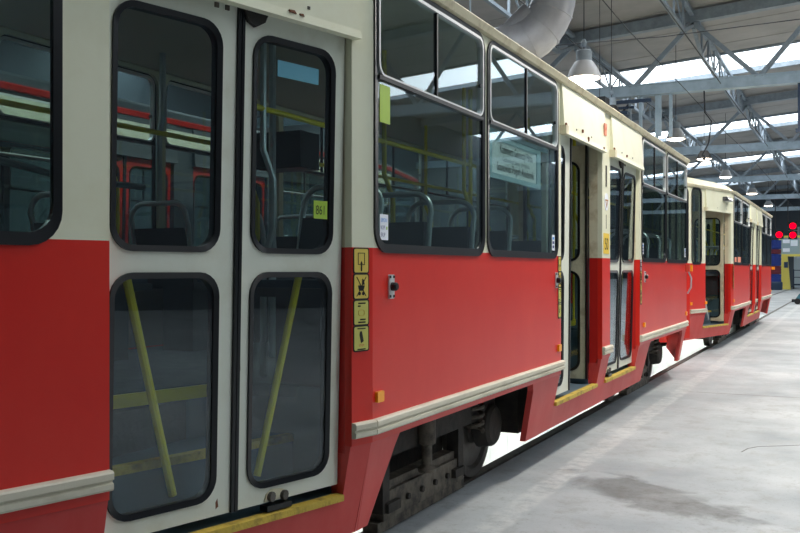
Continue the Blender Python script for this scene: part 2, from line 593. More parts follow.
def seat(t, x, y, rz, chrome=True):
    s = MB()
    s.box(-0.21, 0.21, -0.02, 0.40, 0.40, 0.44)
    s.quad_box([(-0.21, -0.02, 0.42), (0.21, -0.02, 0.42), (0.21, 0.02, 0.42), (-0.21, 0.02, 0.42), (-0.20, -0.10, 0.78), (0.20, -0.10, 0.78), (0.20, -0.06, 0.78), (-0.20, -0.06, 0.78)])
    s.box(-0.12, 0.12, 0.08, 0.3, 0, 0.40)
    o = s.build('seat', SEATM, t)
    o.location = (x, y, 0.89)
    o.rotation_euler.z = rz
    MB().box(-0.19, 0.19, 0.02, 0.38, 0.44, 0.475).build('cushion', SEATC, o)
    pts = [(-0.22, -0.05, 0.55), (-0.22, -0.09, 0.80)]
    for k in range(7):
        a = PI - k * PI / 12
        pts.append((-0.12 + 0.10 * math.cos(a), -0.105, 0.835 + 0.10 * math.sin(a)))
    for k in range(7):
        a = PI / 2 - k * PI / 12
        pts.append((0.12 + 0.10 * math.cos(a), -0.105, 0.835 + 0.10 * math.sin(a)))
    pts += [(0.22, -0.09, 0.80), (0.22, -0.05, 0.55)]
    MB().tube(pts, 0.016, 8).build('grab_handle', CHROME, o, smooth=True)
    return o


def make_tram(name, opts):
    t = empty(name)
    red = opts.get('red', RED)
    cream = opts.get('cream', CREAM)
    leafm = opts.get('leaf', DOORW)
    header = opts.get('header', cream)
    detail = opts.get('detail', True)
    R = seg((W, 0), (W, LEN))
    RS = seg((W, 0), (W, LEN), lean=skirt_lean)
    T = seg((W, BD), (CX, -CY))
    TS = seg((W, BD), (CX, -CY), lean=skirt_lean)
    TD0, TD1 = 0.135, 1.310                        # door in the tapered end
    doors = [(2.99, 4.22), (4.50, 5.75)]
    wins = [(0.09, 1.42), (1.485, 2.885), (5.84, 7.16), (7.22, 8.63)]

    def hole(a0, a1, z0=1.514, z1=2.735):
        return rrect(a0, a1, z0, z1, 0.09)

    # --- right side, straight part
    for a0, a1 in ((BD, 2.99), (4.22, 4.50), (5.75, LEN - BD)):
        MB().plate(R, rect(a0, a1, A_F, WAIST)).build('side_panel', red, t)
        ws = [w for w in wins if a0 <= w[0] and w[1] <= a1]
        MB().plate(R, rect(a0, a1, WAIST, TOP), [hole(*w) for w in ws]).build('upper_panel', cream, t)
        trim(R, a0, a1 + (0.02 if a1 < LEN - 1 else 0), t)
        if a1 - a0 > 1:        # inner lining below the windows
            MB().mbox(R, a0 + 0.02, a1 - 0.02, 0.9, 1.49, -0.07, -0.045).build('lining', INWALL, t)
    for w in wins:
        window(R, w[0], w[1], 1.514, 2.735, t)
    sk = opts.get('skirt', RED_PALE)
    MB().plate(RS, [(BD, A_F), (BD, SK), (0.19, SK), (0.33, 0.60), (0.36, A_F)]).build('skirt_panel', sk, t)
    MB().plate(RS, [(2.36, A_F), (2.40, 0.60), (2.45, SK), (6.22, SK), (6.31, 0.60), (6.36, A_F), (5.75, A_F), (5.75, 0.42), (4.50, 0.42), (4.50, A_F), (4.22, A_F), (4.22, 0.42), (2.99, 0.42), (2.99, A_F)]).build('skirt_panel', sk, t)
    MB().plate(RS, [(8.37, A_F), (8.42, 0.6), (8.50, SK), (LEN - BD, SK), (LEN - BD, A_F)]).build('skirt_panel', sk, t)
    # --- tapered end with its door
    for a0, a1 in ((0, TD0), (TD1, TL)):
        MB().plate(T, rect(a0, a1, A_F, WAIST)).build('side_panel', red, t)
        hs = [hole(1.495, 1.90)] if a0 > 1 else []
        MB().plate(T, rect(a0, a1, WAIST, TOP), hs).build('upper_panel', cream, t)
        trim(T, a0, a1, t)
    window(T, 1.495, 1.90, 1.514, 2.735, t, vent=False)
    MB().plate(TS, [(0, A_F), (TD0, A_F), (TD0, 0.42), (TD1, 0.42), (TD1, A_F), (TL, A_F), (TL, SK), (0, SK)]).build('skirt_panel', sk, t)
    # --- jambs of the openings (returns of the side wall)
    for M, a, s in ((T, TD0, 1), (T, TD1, -1), (R, 2.99, 1), (R, 4.22, -1), (R, 4.50, 1), (R, 5.75, -1)):
        k = 0.035 * -s
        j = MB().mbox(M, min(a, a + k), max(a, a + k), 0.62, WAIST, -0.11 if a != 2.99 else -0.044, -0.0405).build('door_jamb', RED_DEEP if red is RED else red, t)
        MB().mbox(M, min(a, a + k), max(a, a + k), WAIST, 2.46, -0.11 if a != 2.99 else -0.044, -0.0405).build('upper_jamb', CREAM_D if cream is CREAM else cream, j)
        Ms = TS if M is T else RS
        MB().plate(Ms, rect(min(a, a + k), max(a, a + k), 0.42, 0.62), (), -0.10, -0.0405).build('lower_jamb', sk, j)
    # --- headers over the doors, with a folded lip and hinge stops
    for M, a0, a1 in ((T, TD0 - 0.02, TD1 + 0.02), (R, 2.965, 4.235), (R, 4.485, 5.775)):
        m = MB()
        m.quad_box([M(a0, 2.43, 0), M(a1, 2.43, 0), M(a1, 2.43, 0.034), M(a0, 2.43, 0.034), M(a0, TOP, 0), M(a1, TOP, 0), M(a1, TOP, 0.014), M(a0, TOP, 0.014)])
        m.quad_box([M(a0, 2.395, 0.0), M(a1, 2.395, 0.0), M(a1, 2.395, 0.042), M(a0, 2.395, 0.042), M(a0, 2.43, 0), M(a1, 2.43, 0), M(a1, 2.43, 0.036), M(a0, 2.43, 0.036)])
        h = m.build('door_header', header, t)
        MB().mbox(M, a0, a1, 2.46, TOP, -0.05, 0.0).build('header_backing', cream, h)
        if detail:
            for fa in (0.25, 0.6):
                aa = a0 + (a1 - a0) * fa
                MB().mbox(M, aa, aa + 0.012, 2.455, 2.467, 0.03, 0.036).build('rivet', UNDER2, h)
            aa = a0 if M is R else a1
            MB().mbox(M, aa - 0.012, aa + 0.05, 2.388, 2.45, 0.0, 0.05).build('hinge_end', CREAM_D, h)
    # --- thresholds, steps and door leaves
    for M, Ms, a0, a1, n in ((T, TS, TD0, TD1, 0), (R, RS, 2.99, 4.22, 1), (R, RS, 4.50, 5.75, 2)):
        st = MB().mbox(M, a0, a1, 0.38, 0.44, -0.35, -0.07).build('step', WELL, t)
        MB().mbox(M, a0 + 0.01, a1 - 0.01, 0.42, 0.447, -0.085, -0.035).build('step_edge', YSTEP, st)
        s2 = MB().mbox(M, a0, a1, 0.44, 0.665, -0.65, -0.35).build('step', WELL, t)
        MB().mbox(M, a0 + 0.01, a1 - 0.01, 0.64, 0.672, -0.39, -0.345).build('step_edge', YSTEP, s2)
        s3 = MB().mbox(M, a0, a1, 0.665, 0.885, -0.70, -0.65).build('step', WELL, t)
        MB().mbox(M, a0 + 0.01, a1 - 0.01, 0.84, 0.895, -0.66, -0.644).build('step_edge', YEL, s3)
        for aa in (a0, a1):
            MB().mbox(M, aa - 0.012, aa + 0.012, 0.44, 0.89, -0.68, -0.12).build('well_side', WELL, t)

        def tilt(z):
            return 0.032 + (2.46 - z) * 0.024
        mid = (a0 + a1) / 2
        wl = (a1 - a0) / 2 - 0.022
        MF = M

        def mk(off, M=MF):
            return lambda a, z, c: M(off + a, z, c - tilt(z))
        state = opts.get('doors', ('closed',) * 3)[n]
        fl = -1 if M is T else 1
        if state == 'closed':
            d1, d2 = ((0.068, 0.055), (0.078, 0.034)) if M is T else ((0.052, 0.052), (0.052, 0.052))
            leaf(mk(a0 + 0.006), wl, t, leafm, bar=1, seal=1, oa=d1[0], ob=d1[1])
            leaf(mk(mid + 0.016), wl, t, leafm, bar=-1, seal=-1, oa=d2[0], ob=d2[1])
        else:
            # folded: nearer leaf slid behind the side wall, farther leaf turned square into the car
            lo_a, hi_a = (a0, a1)
            if M is R:
                leaf(lambda a, z, c: M(lo_a - 0.178 + a, z, c - 0.050 - (2.46 - z) * 0.008), wl, t, leafm, seal=1, bracket=False, ob=0.165)
                fa = hi_a - 0.05

                def MP(a, z, c):
                    return M(fa - c * 0 - 0.0 + (-0.0) - (0.0) - (-c) * -1, z, -0.13 - a)
                leaf(MP, wl, t, CREAM_D, seal=-1, bracket=False, bar=0)
            else:
                fa = lo_a + 0.05

                def MP(a, z, c):
                    return M(fa + c, z, -0.12 - a)
                lf = leaf(MP, wl, t, CREAM_D, seal=0, bracket=False)
                MB().tube([M(hi_a - 0.06, 1.36, -0.12), M(lo_a + 0.28, 0.52, -0.30)], 0.018, 8).build('support_rod', ALU_W, t, smooth=True)
        # foot bracket of the door on the threshold
        if state == 'closed':
            aa = a0 + 0.30 if M is T else a0 + 0.18
            fb = MB().mbox(M, aa, aa + 0.13, 0.452, 0.475, -0.10, -0.055).build('door_track', RUBBER, t)
            MB().lathe([(0, 0), (0.020, 0), (0.020, 0.02), (0, 0.02)], M(aa + 0.03, 0.502, -0.08), 'X', 10).build('roller', STEEL, fb)
            MB().lathe([(0, 0), (0.020, 0), (0.020, 0.02), (0, 0.02)], M(aa + 0.10, 0.507, -0.08), 'X', 10).build('roller', STEEL, fb)
            MB().plate(M, [(aa, 0.49), (aa + 0.13, 0.49), (aa + 0.12, 0.52), (aa + 0.09, 0.535), (aa + 0.04, 0.53), (aa + 0.01, 0.515)], (), -0.088, -0.072).build('bracket', CREAM_D, fb)
            # top guide bracket
            tb = a0 + 0.46
            MB().plate(M, [(tb, 2.41), (tb + 0.13, 2.41), (tb + 0.10, 2.36), (tb + 0.065, 2.345), (tb + 0.02, 2.37)], (), -0.03, -0.012).build('guide_bracket', UNDER, t)
    # --- left side, mirrored shell without doors
    L = seg((-W, 0), (-W, LEN))
    lw = [(0.09, 1.42), (1.485, 2.885), (2.95, 4.32), (4.40, 5.77), (5.84, 7.16), (7.22, 8.63)]
    MB().plate(L, rect(BD, LEN - BD, A_F, WAIST)).build('side_panel', red, t)
    MB().plate(L, rect(BD, LEN - BD, WAIST, TOP), [hole(*w) for w in lw]).build('upper_panel', cream, t)
    MB().mbox(L, 0.02, LEN - 0.02, 0.9, 1.49, -0.07, -0.045).build('lining', INWALL, t)
    MB().plate(seg((-W, 0), (-W, LEN), lean=skirt_lean), [(BD, A_F), (BD, SK), (0.19, SK), (0.36, A_F)]).build('skirt_panel', sk, t)
    MB().plate(seg((-W, 0), (-W, LEN), lean=skirt_lean), [(2.36, A_F), (2.45, SK), (6.22, SK), (6.36, A_F)]).build('skirt_panel', sk, t)
    MB().plate(seg((-W, 0), (-W, LEN), lean=skirt_lean), [(8.37, A_F), (8.50, SK), (LEN - BD, SK), (LEN - BD, A_F)]).build('skirt_panel', sk, t)
    for w in lw:
        window(L, w[0], w[1], 1.514, 2.735, t)
    # --- other tapered flanks and the two ends
    for p0, p1, wn in (((-W, BD), (-CX, -CY), (0.35, 1.75)), ((W, LEN - BD), (CX, LEN + CY), (0.35, 1.75)), ((-W, LEN - BD), (-CX, LEN + CY), (0.35, 1.75))):
        S = seg(p0, p1)
        MB().plate(S, rect(0, TL, A_F, WAIST)).build('side_panel', red, t)
        MB().plate(S, rect(0, TL, WAIST, TOP), [hole(*wn)]).build('upper_panel', cream, t)
        MB().plate(seg(p0, p1, lean=skirt_lean), rect(0, TL, SK, A_F)).build('skirt_panel', sk, t)
        trim(S, 0, TL, t)
        window(S, wn[0], wn[1], 1.514, 2.735, t, vent=False)
    for ys in (-1, 1):
        yb = -CY if ys < 0 else LEN + CY
        ye = yb + ys * 0.26
        for p0, p1 in (((CX, yb), (CX - 0.14, ye)), ((-CX, yb), (-CX + 0.14, ye)), ((-CX + 0.14, ye), (CX - 0.14, ye))):
            S = seg(p0, p1)
            ln = S.length
            MB().plate(S, rect(0, ln, 0.30, WAIST)).build('end_panel', red, t)
            mg = 0.05 if ln < 0.5 else 0.08
            MB().plate(S, rect(0, ln, WAIST, TOP), [hole(mg, ln - mg)]).build('upper_panel', cream, t)
            window(S, mg, ln - mg, 1.514, 2.735, t, vent=False)
            if ln > 0.5:
                for q in (0.22, ln - 0.22):
                    hl = MB().lathe([(0, -0.02), (0.10, -0.02), (0.10, 0.012), (0.085, 0.02), (0, 0.02)], (0, 0, 0), 'Y', 20).build('headlight', ALU, t, smooth=True)
                    hl.location = S(q, 1.0, 0.02)
                MB().mbox(S, 0.1, ln - 0.1, 0.55, 0.66, 0.0, 0.10).build('bumper', GREYP, t)
        # coupler
        c = MB().bar((0, ye - ys * 0.1, 0.45), (0, ye + ys * 0.22, 0.45), 0.12)
        c.box(-0.12, 0.12, min(ye + ys * 0.1, ye + ys * 0.2), max(ye + ys * 0.1, ye + ys * 0.2), 0.36, 0.54)
        c.build('coupler', UNDER, t)
    # --- gutter and roof over the plan outline
    def outline(off):
        k = off
        pts = [(W + k, BD), (W + k, LEN - BD), (CX + k, LEN + CY), (CX - 0.14 + k * 0.5, LEN + CY + 0.26 + k), (-CX + 0.14 - k * 0.5, LEN + CY + 0.26 + k), (-CX - k, LEN + CY), (-W - k, LEN - BD), (-W - k, BD), (-CX - k, -CY), (-CX + 0.14 - k * 0.5, -CY - 0.26 - k), (CX - 0.14 + k * 0.5, -CY - 0.26 - k), (CX + k, -CY)]
        return pts
    m = MB()
    rings = [(0.0, 2.752), (0.030, 2.757), (0.036, 2.772), (0.046, 2.795), (0.040, 2.803), (0.02, 2.803), (0.0, 2.79)]
    n = 12
    for off, z in rings:
        m.v += [(x, y, z) for x, y in outline(off)]
    for i in range(len(rings) - 1):
        for k in range(n):
            j = (k + 1) % n
            m.f.append([i * n + k, i * n + j, (i + 1) * n + j, (i + 1) * n + k])
    m.build('gutter', opts.get('gutter', CREAM_D), t)
    m = MB()
    rr = [(0.01, 2.79), (-0.12, 2.90), (-0.35, 2.98), (-0.62, 3.03)]
    for off, z in rr:
        m.v += [(x, y, z) for x, y in outline(off)]
    for i in range(len(rr) - 1):
        for k in range(n):
            j = (k + 1) % n
            m.f.append([i * n + k, i * n + j, (i + 1) * n + j, (i + 1) * n + k])
    m.f.append([(len(rr) - 1) * n + k for k in range(n)])
    m.build('roof', opts.get('roof', CREAM_D), t)
    # ceiling lining
    m = MB()
    inner = outline(-0.05)
    m.plate(lambda a, z, c: (a, z, c), inner, (), 2.765, 2.785)
    m.build('ceiling_lining', INCEIL, t)
    # floor: aisle plus the platforms between the step wells
    m = MB()
    fl = [(-1.15, -CY * 0.0), (-0.74, -CY - 0.1), (0.52, -CY - 0.1)]
    m.plate(lambda a, z, c: (a, z, c), [(-1.15, 0), (-0.72, -CY), (-0.5, -CY - 0.2), (0.5, -CY - 0.2), (0.70, -CY), (0.80, -1.30), (0.14, -1.30), (0.42, -0.10), (1.10, 0.06), (1.14, 0.1), (1.14, 2.96), (0.50, 2.96), (0.50, 5.78), (1.14, 5.78), (1.14, LEN), (0.70, LEN + CY), (0.5, LEN + CY + 0.2), (-0.5, LEN + CY + 0.2), (-0.70, LEN + CY), (-1.15, LEN)], (), 0.84, 0.89)
    m.build('cabin_floor', INFLOOR, t)
    m = MB().box(-0.95, 0.50, 2.3, 6.4, 0.48, 0.84)
    m.box(-0.6, 0.45, -1.7, 2.3, 0.62, 0.84).box(-0.6, 0.45, 6.4, 10.3, 0.62, 0.84)
    m.build('underframe', UNDER, t)
    MB().box(0.42, 1.02, 2.56, 2.97, 0.28, 0.84).build('equipment_box', UNDER, t)
    MB().box(0.42, 1.02, 5.80, 6.1, 0.30, 0.84).build('equipment_box', UNDER, t)
    MB().box(-1.05, -0.45, 2.56, 4.4, 0.30, 0.84).build('equipment_box', UNDER, t)
    bogie(t, 1.36)
    bogie(t, LEN - 1.36)
    # --- cabin: seats, poles and rails
    if opts.get('cabin', True):
        for y in (0.36, 0.95, 1.58, 2.25, 6.2, 6.9, 7.6, 8.3):
            seat(t, 0.82, y, PI)
        for y in (-1.2, -0.5, 0.3, 1.1, 1.9, 2.7, 3.5, 4.3, 5.1, 5.9, 6.7, 7.5, 8.3):
            seat(t, -0.80 if y > 0 else -0.70 if y > -1 else -0.58, y, 0)
        for x in (-0.5, 0.5):
            MB().tube([(x, -1.2 if x < 0 else -0.1, 2.20), (x, 8.6, 2.20)], 0.015, 8).build('hand_rail', YEL, t, smooth=True)
            for k, y in enumerate((0.25, 1.55, 2.85, 4.36, 5.9, 7.2, 8.5)):
                pts = [(x, y, 0.89), (x, y, 1.45), (x + 0.06, y, 1.62), (x + 0.06, y, 1.85), (x, y, 2.0), (x, y, 2.76)]
                MB().tube(pts, 0.016, 8).build('pole', CHROME if k == 0 and x > 0 else YEL, t, smooth=True)
        for y in (-0.55,):
            MB().tube([(-0.80, 1.0, 1.82), (-0.80, 1.0, 2.25), (-0.77, 1.0, 2.35), (-0.77, 1.0, 2.76)], 0.02, 8).build('pole', CHROME, t, smooth=True)
        MB().tube([(0.05, -0.95, 1.85), (-0.30, -0.2, 1.85), (-0.30, 0.3, 1.85)], 0.016, 8).build('hand_rail', GREYP, t, smooth=True)
        MB().box(-0.17, 0.15, 1.14, 1.36, 2.02, 2.24).build('ticket_machine', RUBBER, t)
        MB().tube([(-0.02, 1.1, 0.89), (-0.02, 1.1, 2.76)], 0.022, 8).build('pole', CHROME, t, smooth=True)
        for y in (0.06, 2.93, 5.81):
            if y > 0.1:
                MB().box(0.52, 1.12, y - 0.012, y + 0.012, 0.9, 1.62).build('draught_screen', GREYP, t)
            MB().tube([(0.52, y, 0.89), (0.52, y, 2.76)], 0.016, 8).build('pole', CHROME if y < 0.1 else YEL, t, smooth=True)
    return t


TX = -1.884 - W
tram = make_tram('tram_car', {'doors': ('closed', 'open', 'closed')})
tram.location = (TX, 3.50, 0)
tag(tram, 'foreground red and cream tram with closed cream double doors at left of frame', 'tram', 'trams in the depot')

# --- markings of the foreground tram
R = seg((W, 0), (W, LEN))
T = seg((W, BD), (CX, -CY))
pictograms(T, 0.078, 1.503, tram, w=0.092, sgn=-1)
pictograms(R, 2.945, 1.503, tram, w=0.065)
pictograms(R, 5.80, 1.503, tram, w=0.055, first=WHITE)


def push_button(M, a, z):
    b = MB().plate(M, rrect(a - 0.026, a + 0.026, z - 0.055, z + 0.055, 0.006, 3), (), 0, 0.008).build('door_button', ALU_W, tram)
    MB().lathe([(0, 0), (0.020, 0), (0.020, 0.02), (0.015, 0.028), (0, 0.028)], M(a, z, 0.008), 'X', 14).build('knob', RUBBER, b)
    for da in (-0.018, 0.018):
        for dz in (-0.044, 0.044):
            MB().mbox(M, a + da - 0.006, a + da + 0.006, z + dz - 0.006, z + dz + 0.006, 0.006, 0.011).build('screw', BLACKP, b)


push_button(R, 0.245, 1.335)
push_button(R, 2.865, 1.335)
push_button(R, 5.99, 1.335)
for a in (0.125, 2.93, 5.96, 8.60):
    MB().plate(R, rrect(a - 0.032, a + 0.032, 0.825, 0.873, 0.006, 3), (), 0, 0.014).build('reflector', AMBER, tram)
# notices on the glass
s = MB().plate(R, rect(0.135, 0.215, 1.545, 1.66), (), 0.001, 0.003).build('sticker', WHITE, tram)
s['label'] = 'white notice with blue and navy lettering'
text('SIMON', 0.026, BLUEP, s, R, 0.142, 1.625, 0.004, align='LEFT', stretch=0.75)
text('KUPI', 0.026, NAVYP, s, R, 0.142, 1.592, 0.004, align='LEFT', stretch=0.75)
text('SKUP', 0.026, NAVYP, s, R, 0.142, 1.560, 0.004, align='LEFT', stretch=0.7)
MB().plate(R, rrect(0.196, 0.207, 1.592, 1.606, 0.004, 3), (), 0.003, 0.0042).build('logo', LIME, s)
for a, z in ((2.79, 1.60), (5.895, 1.62), (8.52, 1.62)):
    s = MB().plate(R, rect(a - 0.032, a + 0.032, z - 0.055, z + 0.055), (), 0.001, 0.003).build('sticker', WHITE, tram)
    for k, mm in enumerate((BLUEP, NAVYP, NAVYP)):
        MB().plate(R, rect(a - 0.02, a + 0.018, z + 0.022 - k * 0.03, z + 0.04 - k * 0.03), (), 0.003, 0.004).build('print', mm, s)
MB().plate(R, rect(0.135, 0.235, 2.07, 2.24), (), 0.001, 0.003).build('sticker', LIME, tram)['label'] = 'plain lime green notice on the glass'
# number plate on the pillar between the middle doors, above it a badge
s = MB().plate(R, rect(4.26, 4.45, 1.545, 1.72), (), 0, 0.004).build('number_sticker', mat('number_yellow', srgb(236, 200, 66), 0.5), tram)
text('50', 0.145, BLACKP, s, R, 4.355, 1.58, 0.0055, stretch=0.85)
b = MB().plate(R, [(4.36 + 0.065 * math.cos(i * PI / 12), 1.99 + 0.075 * math.sin(i * PI / 12)) for i in range(24)], (), 0, 0.004).build('badge', WHITE, tram)
MB().plate(R, [(4.31, 2.01), (4.41, 2.01), (4.36, 1.935)], [[(4.335, 1.998), (4.385, 1.998), (4.36, 1.96)]], 0.003, 0.0055).build('triangle', mat('ochre_print', srgb(170, 120, 60), 0.5), b)
MB().mbox(R, 4.335, 4.365, 2.12, 2.30, 0, 0.006).build('vent_slot', UNDER, tram)
MB().mbox(R, 4.35, 4.358, 1.76, 1.88, 0, 0.003).build('scratch', UNDER2, tram)
s = MB().plate(R, rect(4.16, 4.23, 2.535, 2.635), (), 0.028, 0.037).build('sticker', SALMON, tram)
MB().plate(R, [(4.185, 2.60), (4.21, 2.615), (4.212, 2.59), (4.19, 2.575)], (), 0.036, 0.0385).build('symbol', REDP, s)
# notices on the door glass of the near doors
TDm = lambda a, z, c: T(a, z, c - 0.032 - (2.46 - z) * 0.024 + 0.004)
MB().plate(TDm, rect(0.235, 0.315, 1.625, 1.70), (), -0.003, -0.001).build('number_sticker', LIME, tram)
text('861', 0.055, BLACKP, tram, TDm, 0.275, 1.643, 0.0, sgn=-1, stretch=0.72, name='number_lettering')
MB().plate(TDm, rect(0.30, 0.53, 2.18, 2.245), (), -0.003, -0.001).build('sticker', CYAN, tram)
# chipped and rusted spots on door edges and header lips
RUST = mat('rust_spot', srgb(112, 66, 40), 0.8)
for a, z, w, h in ((0.705, 0.62, 0.008, 0.05), (0.712, 0.55, 0.006, 0.03), (0.70, 1.05, 0.005, 0.04), (0.71, 2.20, 0.006, 0.03), (0.80, 0.53, 0.007, 0.02)):
    MB().plate(TDm, [(a - w, z - h * 0.6), (a + w * 0.8, z - h), (a + w, z + h * 0.3), (a - w * 0.3, z + h)], (), -0.006, -0.0035).build('paint_chip', RUST, tram)
for M, a, z, w, h in ((T, 0.52, 2.425, 0.02, 0.006), (T, 0.47, 2.422, 0.012, 0.005), (R, 3.45, 2.47, 0.012, 0.014), (R, 3.62, 2.43, 0.012, 0.02), (R, 4.12, 2.42, 0.02, 0.01), (R, 2.99, 2.44, 0.015, 0.03), (R, 4.50, 2.44, 0.015, 0.03), (R, 5.0, 2.45, 0.012, 0.012)):
    MB().plate(M, [(a - w, z - h), (a + w * 0.7, z - h * 0.7), (a + w, z + h * 0.6), (a - w * 0.4, z + h)], (), 0.03, 0.044).build('paint_chip', RUST, tram)
MB().mbox(R, 4.236, 4.244, 2.40, 2.755, 0.0, 0.012).build('rust_seam', RUST, tram)
# rear indicator on its bracket
ind = MB().box(1.215, 1.27, 8.63, 8.70, 1.385, 1.465).build('indicator', AMBER, tram)
MB().box(1.2, 1.25, 8.56, 8.63, 1.38, 1.47).build('indicator_back', REDP, ind)
MB().tube([(1.22, 8.66, 1.385), (1.25, 8.70, 1.30), (1.24, 8.74, 1.18), (1.2, 8.72, 1.1)], 0.012, 6).build('cable', CHROME, ind)

# destination board hung inside the second window
board = empty('destination_board', (TX + W - 0.018, 3.50 + 1.60, 1.985))
Bm = lambda a, z, c: (c, a, z)
MB().plate(Bm, rect(0, 0.86, 0.0, 0.20), (), -0.012, 0.0).build('panel', mat('board_white', srgb(236, 242, 246), 0.5), board)
MB().box(-0.012, 0.003, -0.05, 1.12, 0.236, 0.262).build('header_strip', mat('board_frame', srgb(176, 204, 216), 0.4), board)
MB().ring(Bm, rect(-0.06, 0.94, -0.03, 0.23), rect(0.0, 0.86, 0.0, 0.20), -0.014, 0.006).build('frame', mat('board_frame', srgb(176, 204, 216), 0.4), board)
text('Kazimierz Górniczy Pętla', 0.072, BLACKP, board, Bm, 0.46, 0.135, 0.002, stretch=0.85)
text('- Cieszkowskiego Sielecka - Ostrogórska -', 0.038, mat('grey_print', srgb(70, 80, 90), 0.6), board, Bm, 0.45, 0.087, 0.002, stretch=0.85)
text('Sosnowiec Pogoń Akademiki', 0.072, BLACKP, board, Bm, 0.45, 0.025, 0.002, stretch=0.85)
tag(board, 'pale blue destination board with black lettering hanging inside a tram window', 'sign')

# --- second car coupled behind, its end door standing open
tram2 = make_tram('tram_car', {'doors': ('open', 'closed', 'closed')})
tram2.location = (TX, 17.30, 0)
tag(tram2, 'second red and cream tram behind the foreground one, end door standing open', 'tram', 'trams in the depot')
lamp = MB().quad_box([T(0.30, 2.60, 0.02), T(0.60, 2.60, 0.02), T(0.57, 2.60, 0.13), T(0.33, 2.60, 0.13), T(0.32, 2.67, 0.02), T(0.58, 2.67, 0.02), T(0.54, 2.67, 0.08), T(0.36, 2.67, 0.08)]).build('door_lamp', RUBBER, tram2)
MB().mbox(T, 0.36, 0.54, 2.585, 2.60, 0.04, 0.11).build('lens', ALU_W, lamp)
pictograms(R, 0.04, 1.503, tram2, w=0.065)
for M, a in ((T, 1.30), (R, 0.12), (T, TL - 0.05), (R, 8.6)):
    MB().plate(M, rrect(a - 0.035, a + 0.035, 0.825, 0.873, 0.006, 3), (), 0, 0.014).build('reflector', AMBER, tram2)
MB().plate(R, rect(0.25, 0.55, 1.54, 1.63), (), 0.001, 0.003).build('sticker', SALMON, tram2)
MB().plate(R, rect(0.75, 1.25, 1.54, 1.64), (), 0.001, 0.003).build('sticker', SALMON, tram2)
MB().box(1.215, 1.29, 8.63, 8.70, 1.40, 1.47).build('indicator', AMBER, tram2)

# --- car on the neighbouring track, seen through the windows
DKUP = mat('dark_upper_paint', srgb(48, 62, 70), 0.5)
tram3 = make_tram('tram_car', {'doors': ('closed', 'closed', 'closed'), 'cream': DKUP, 'leaf': RED, 'header': DKUP, 'gutter': RED, 'roof': SEATM, 'skirt': RED, 'detail': False, 'cabin': False})
tram3.location = (TX - 3.78, 2.55, 0)
MB().mbox(R, BD, LEN - BD, 2.56, 2.70, 0.016, 0.036).build('white_band', CREAM, tram3)
tag(tram3, 'dark tram with red doors on the far track, seen through the foreground windows', 'tram', 'trams in the depot')

# ------------------------------------------------------------------ depot floor, pits and rails
Y0, Y1 = -8.0, 76.0
XL, XR = -16.0, 12.0


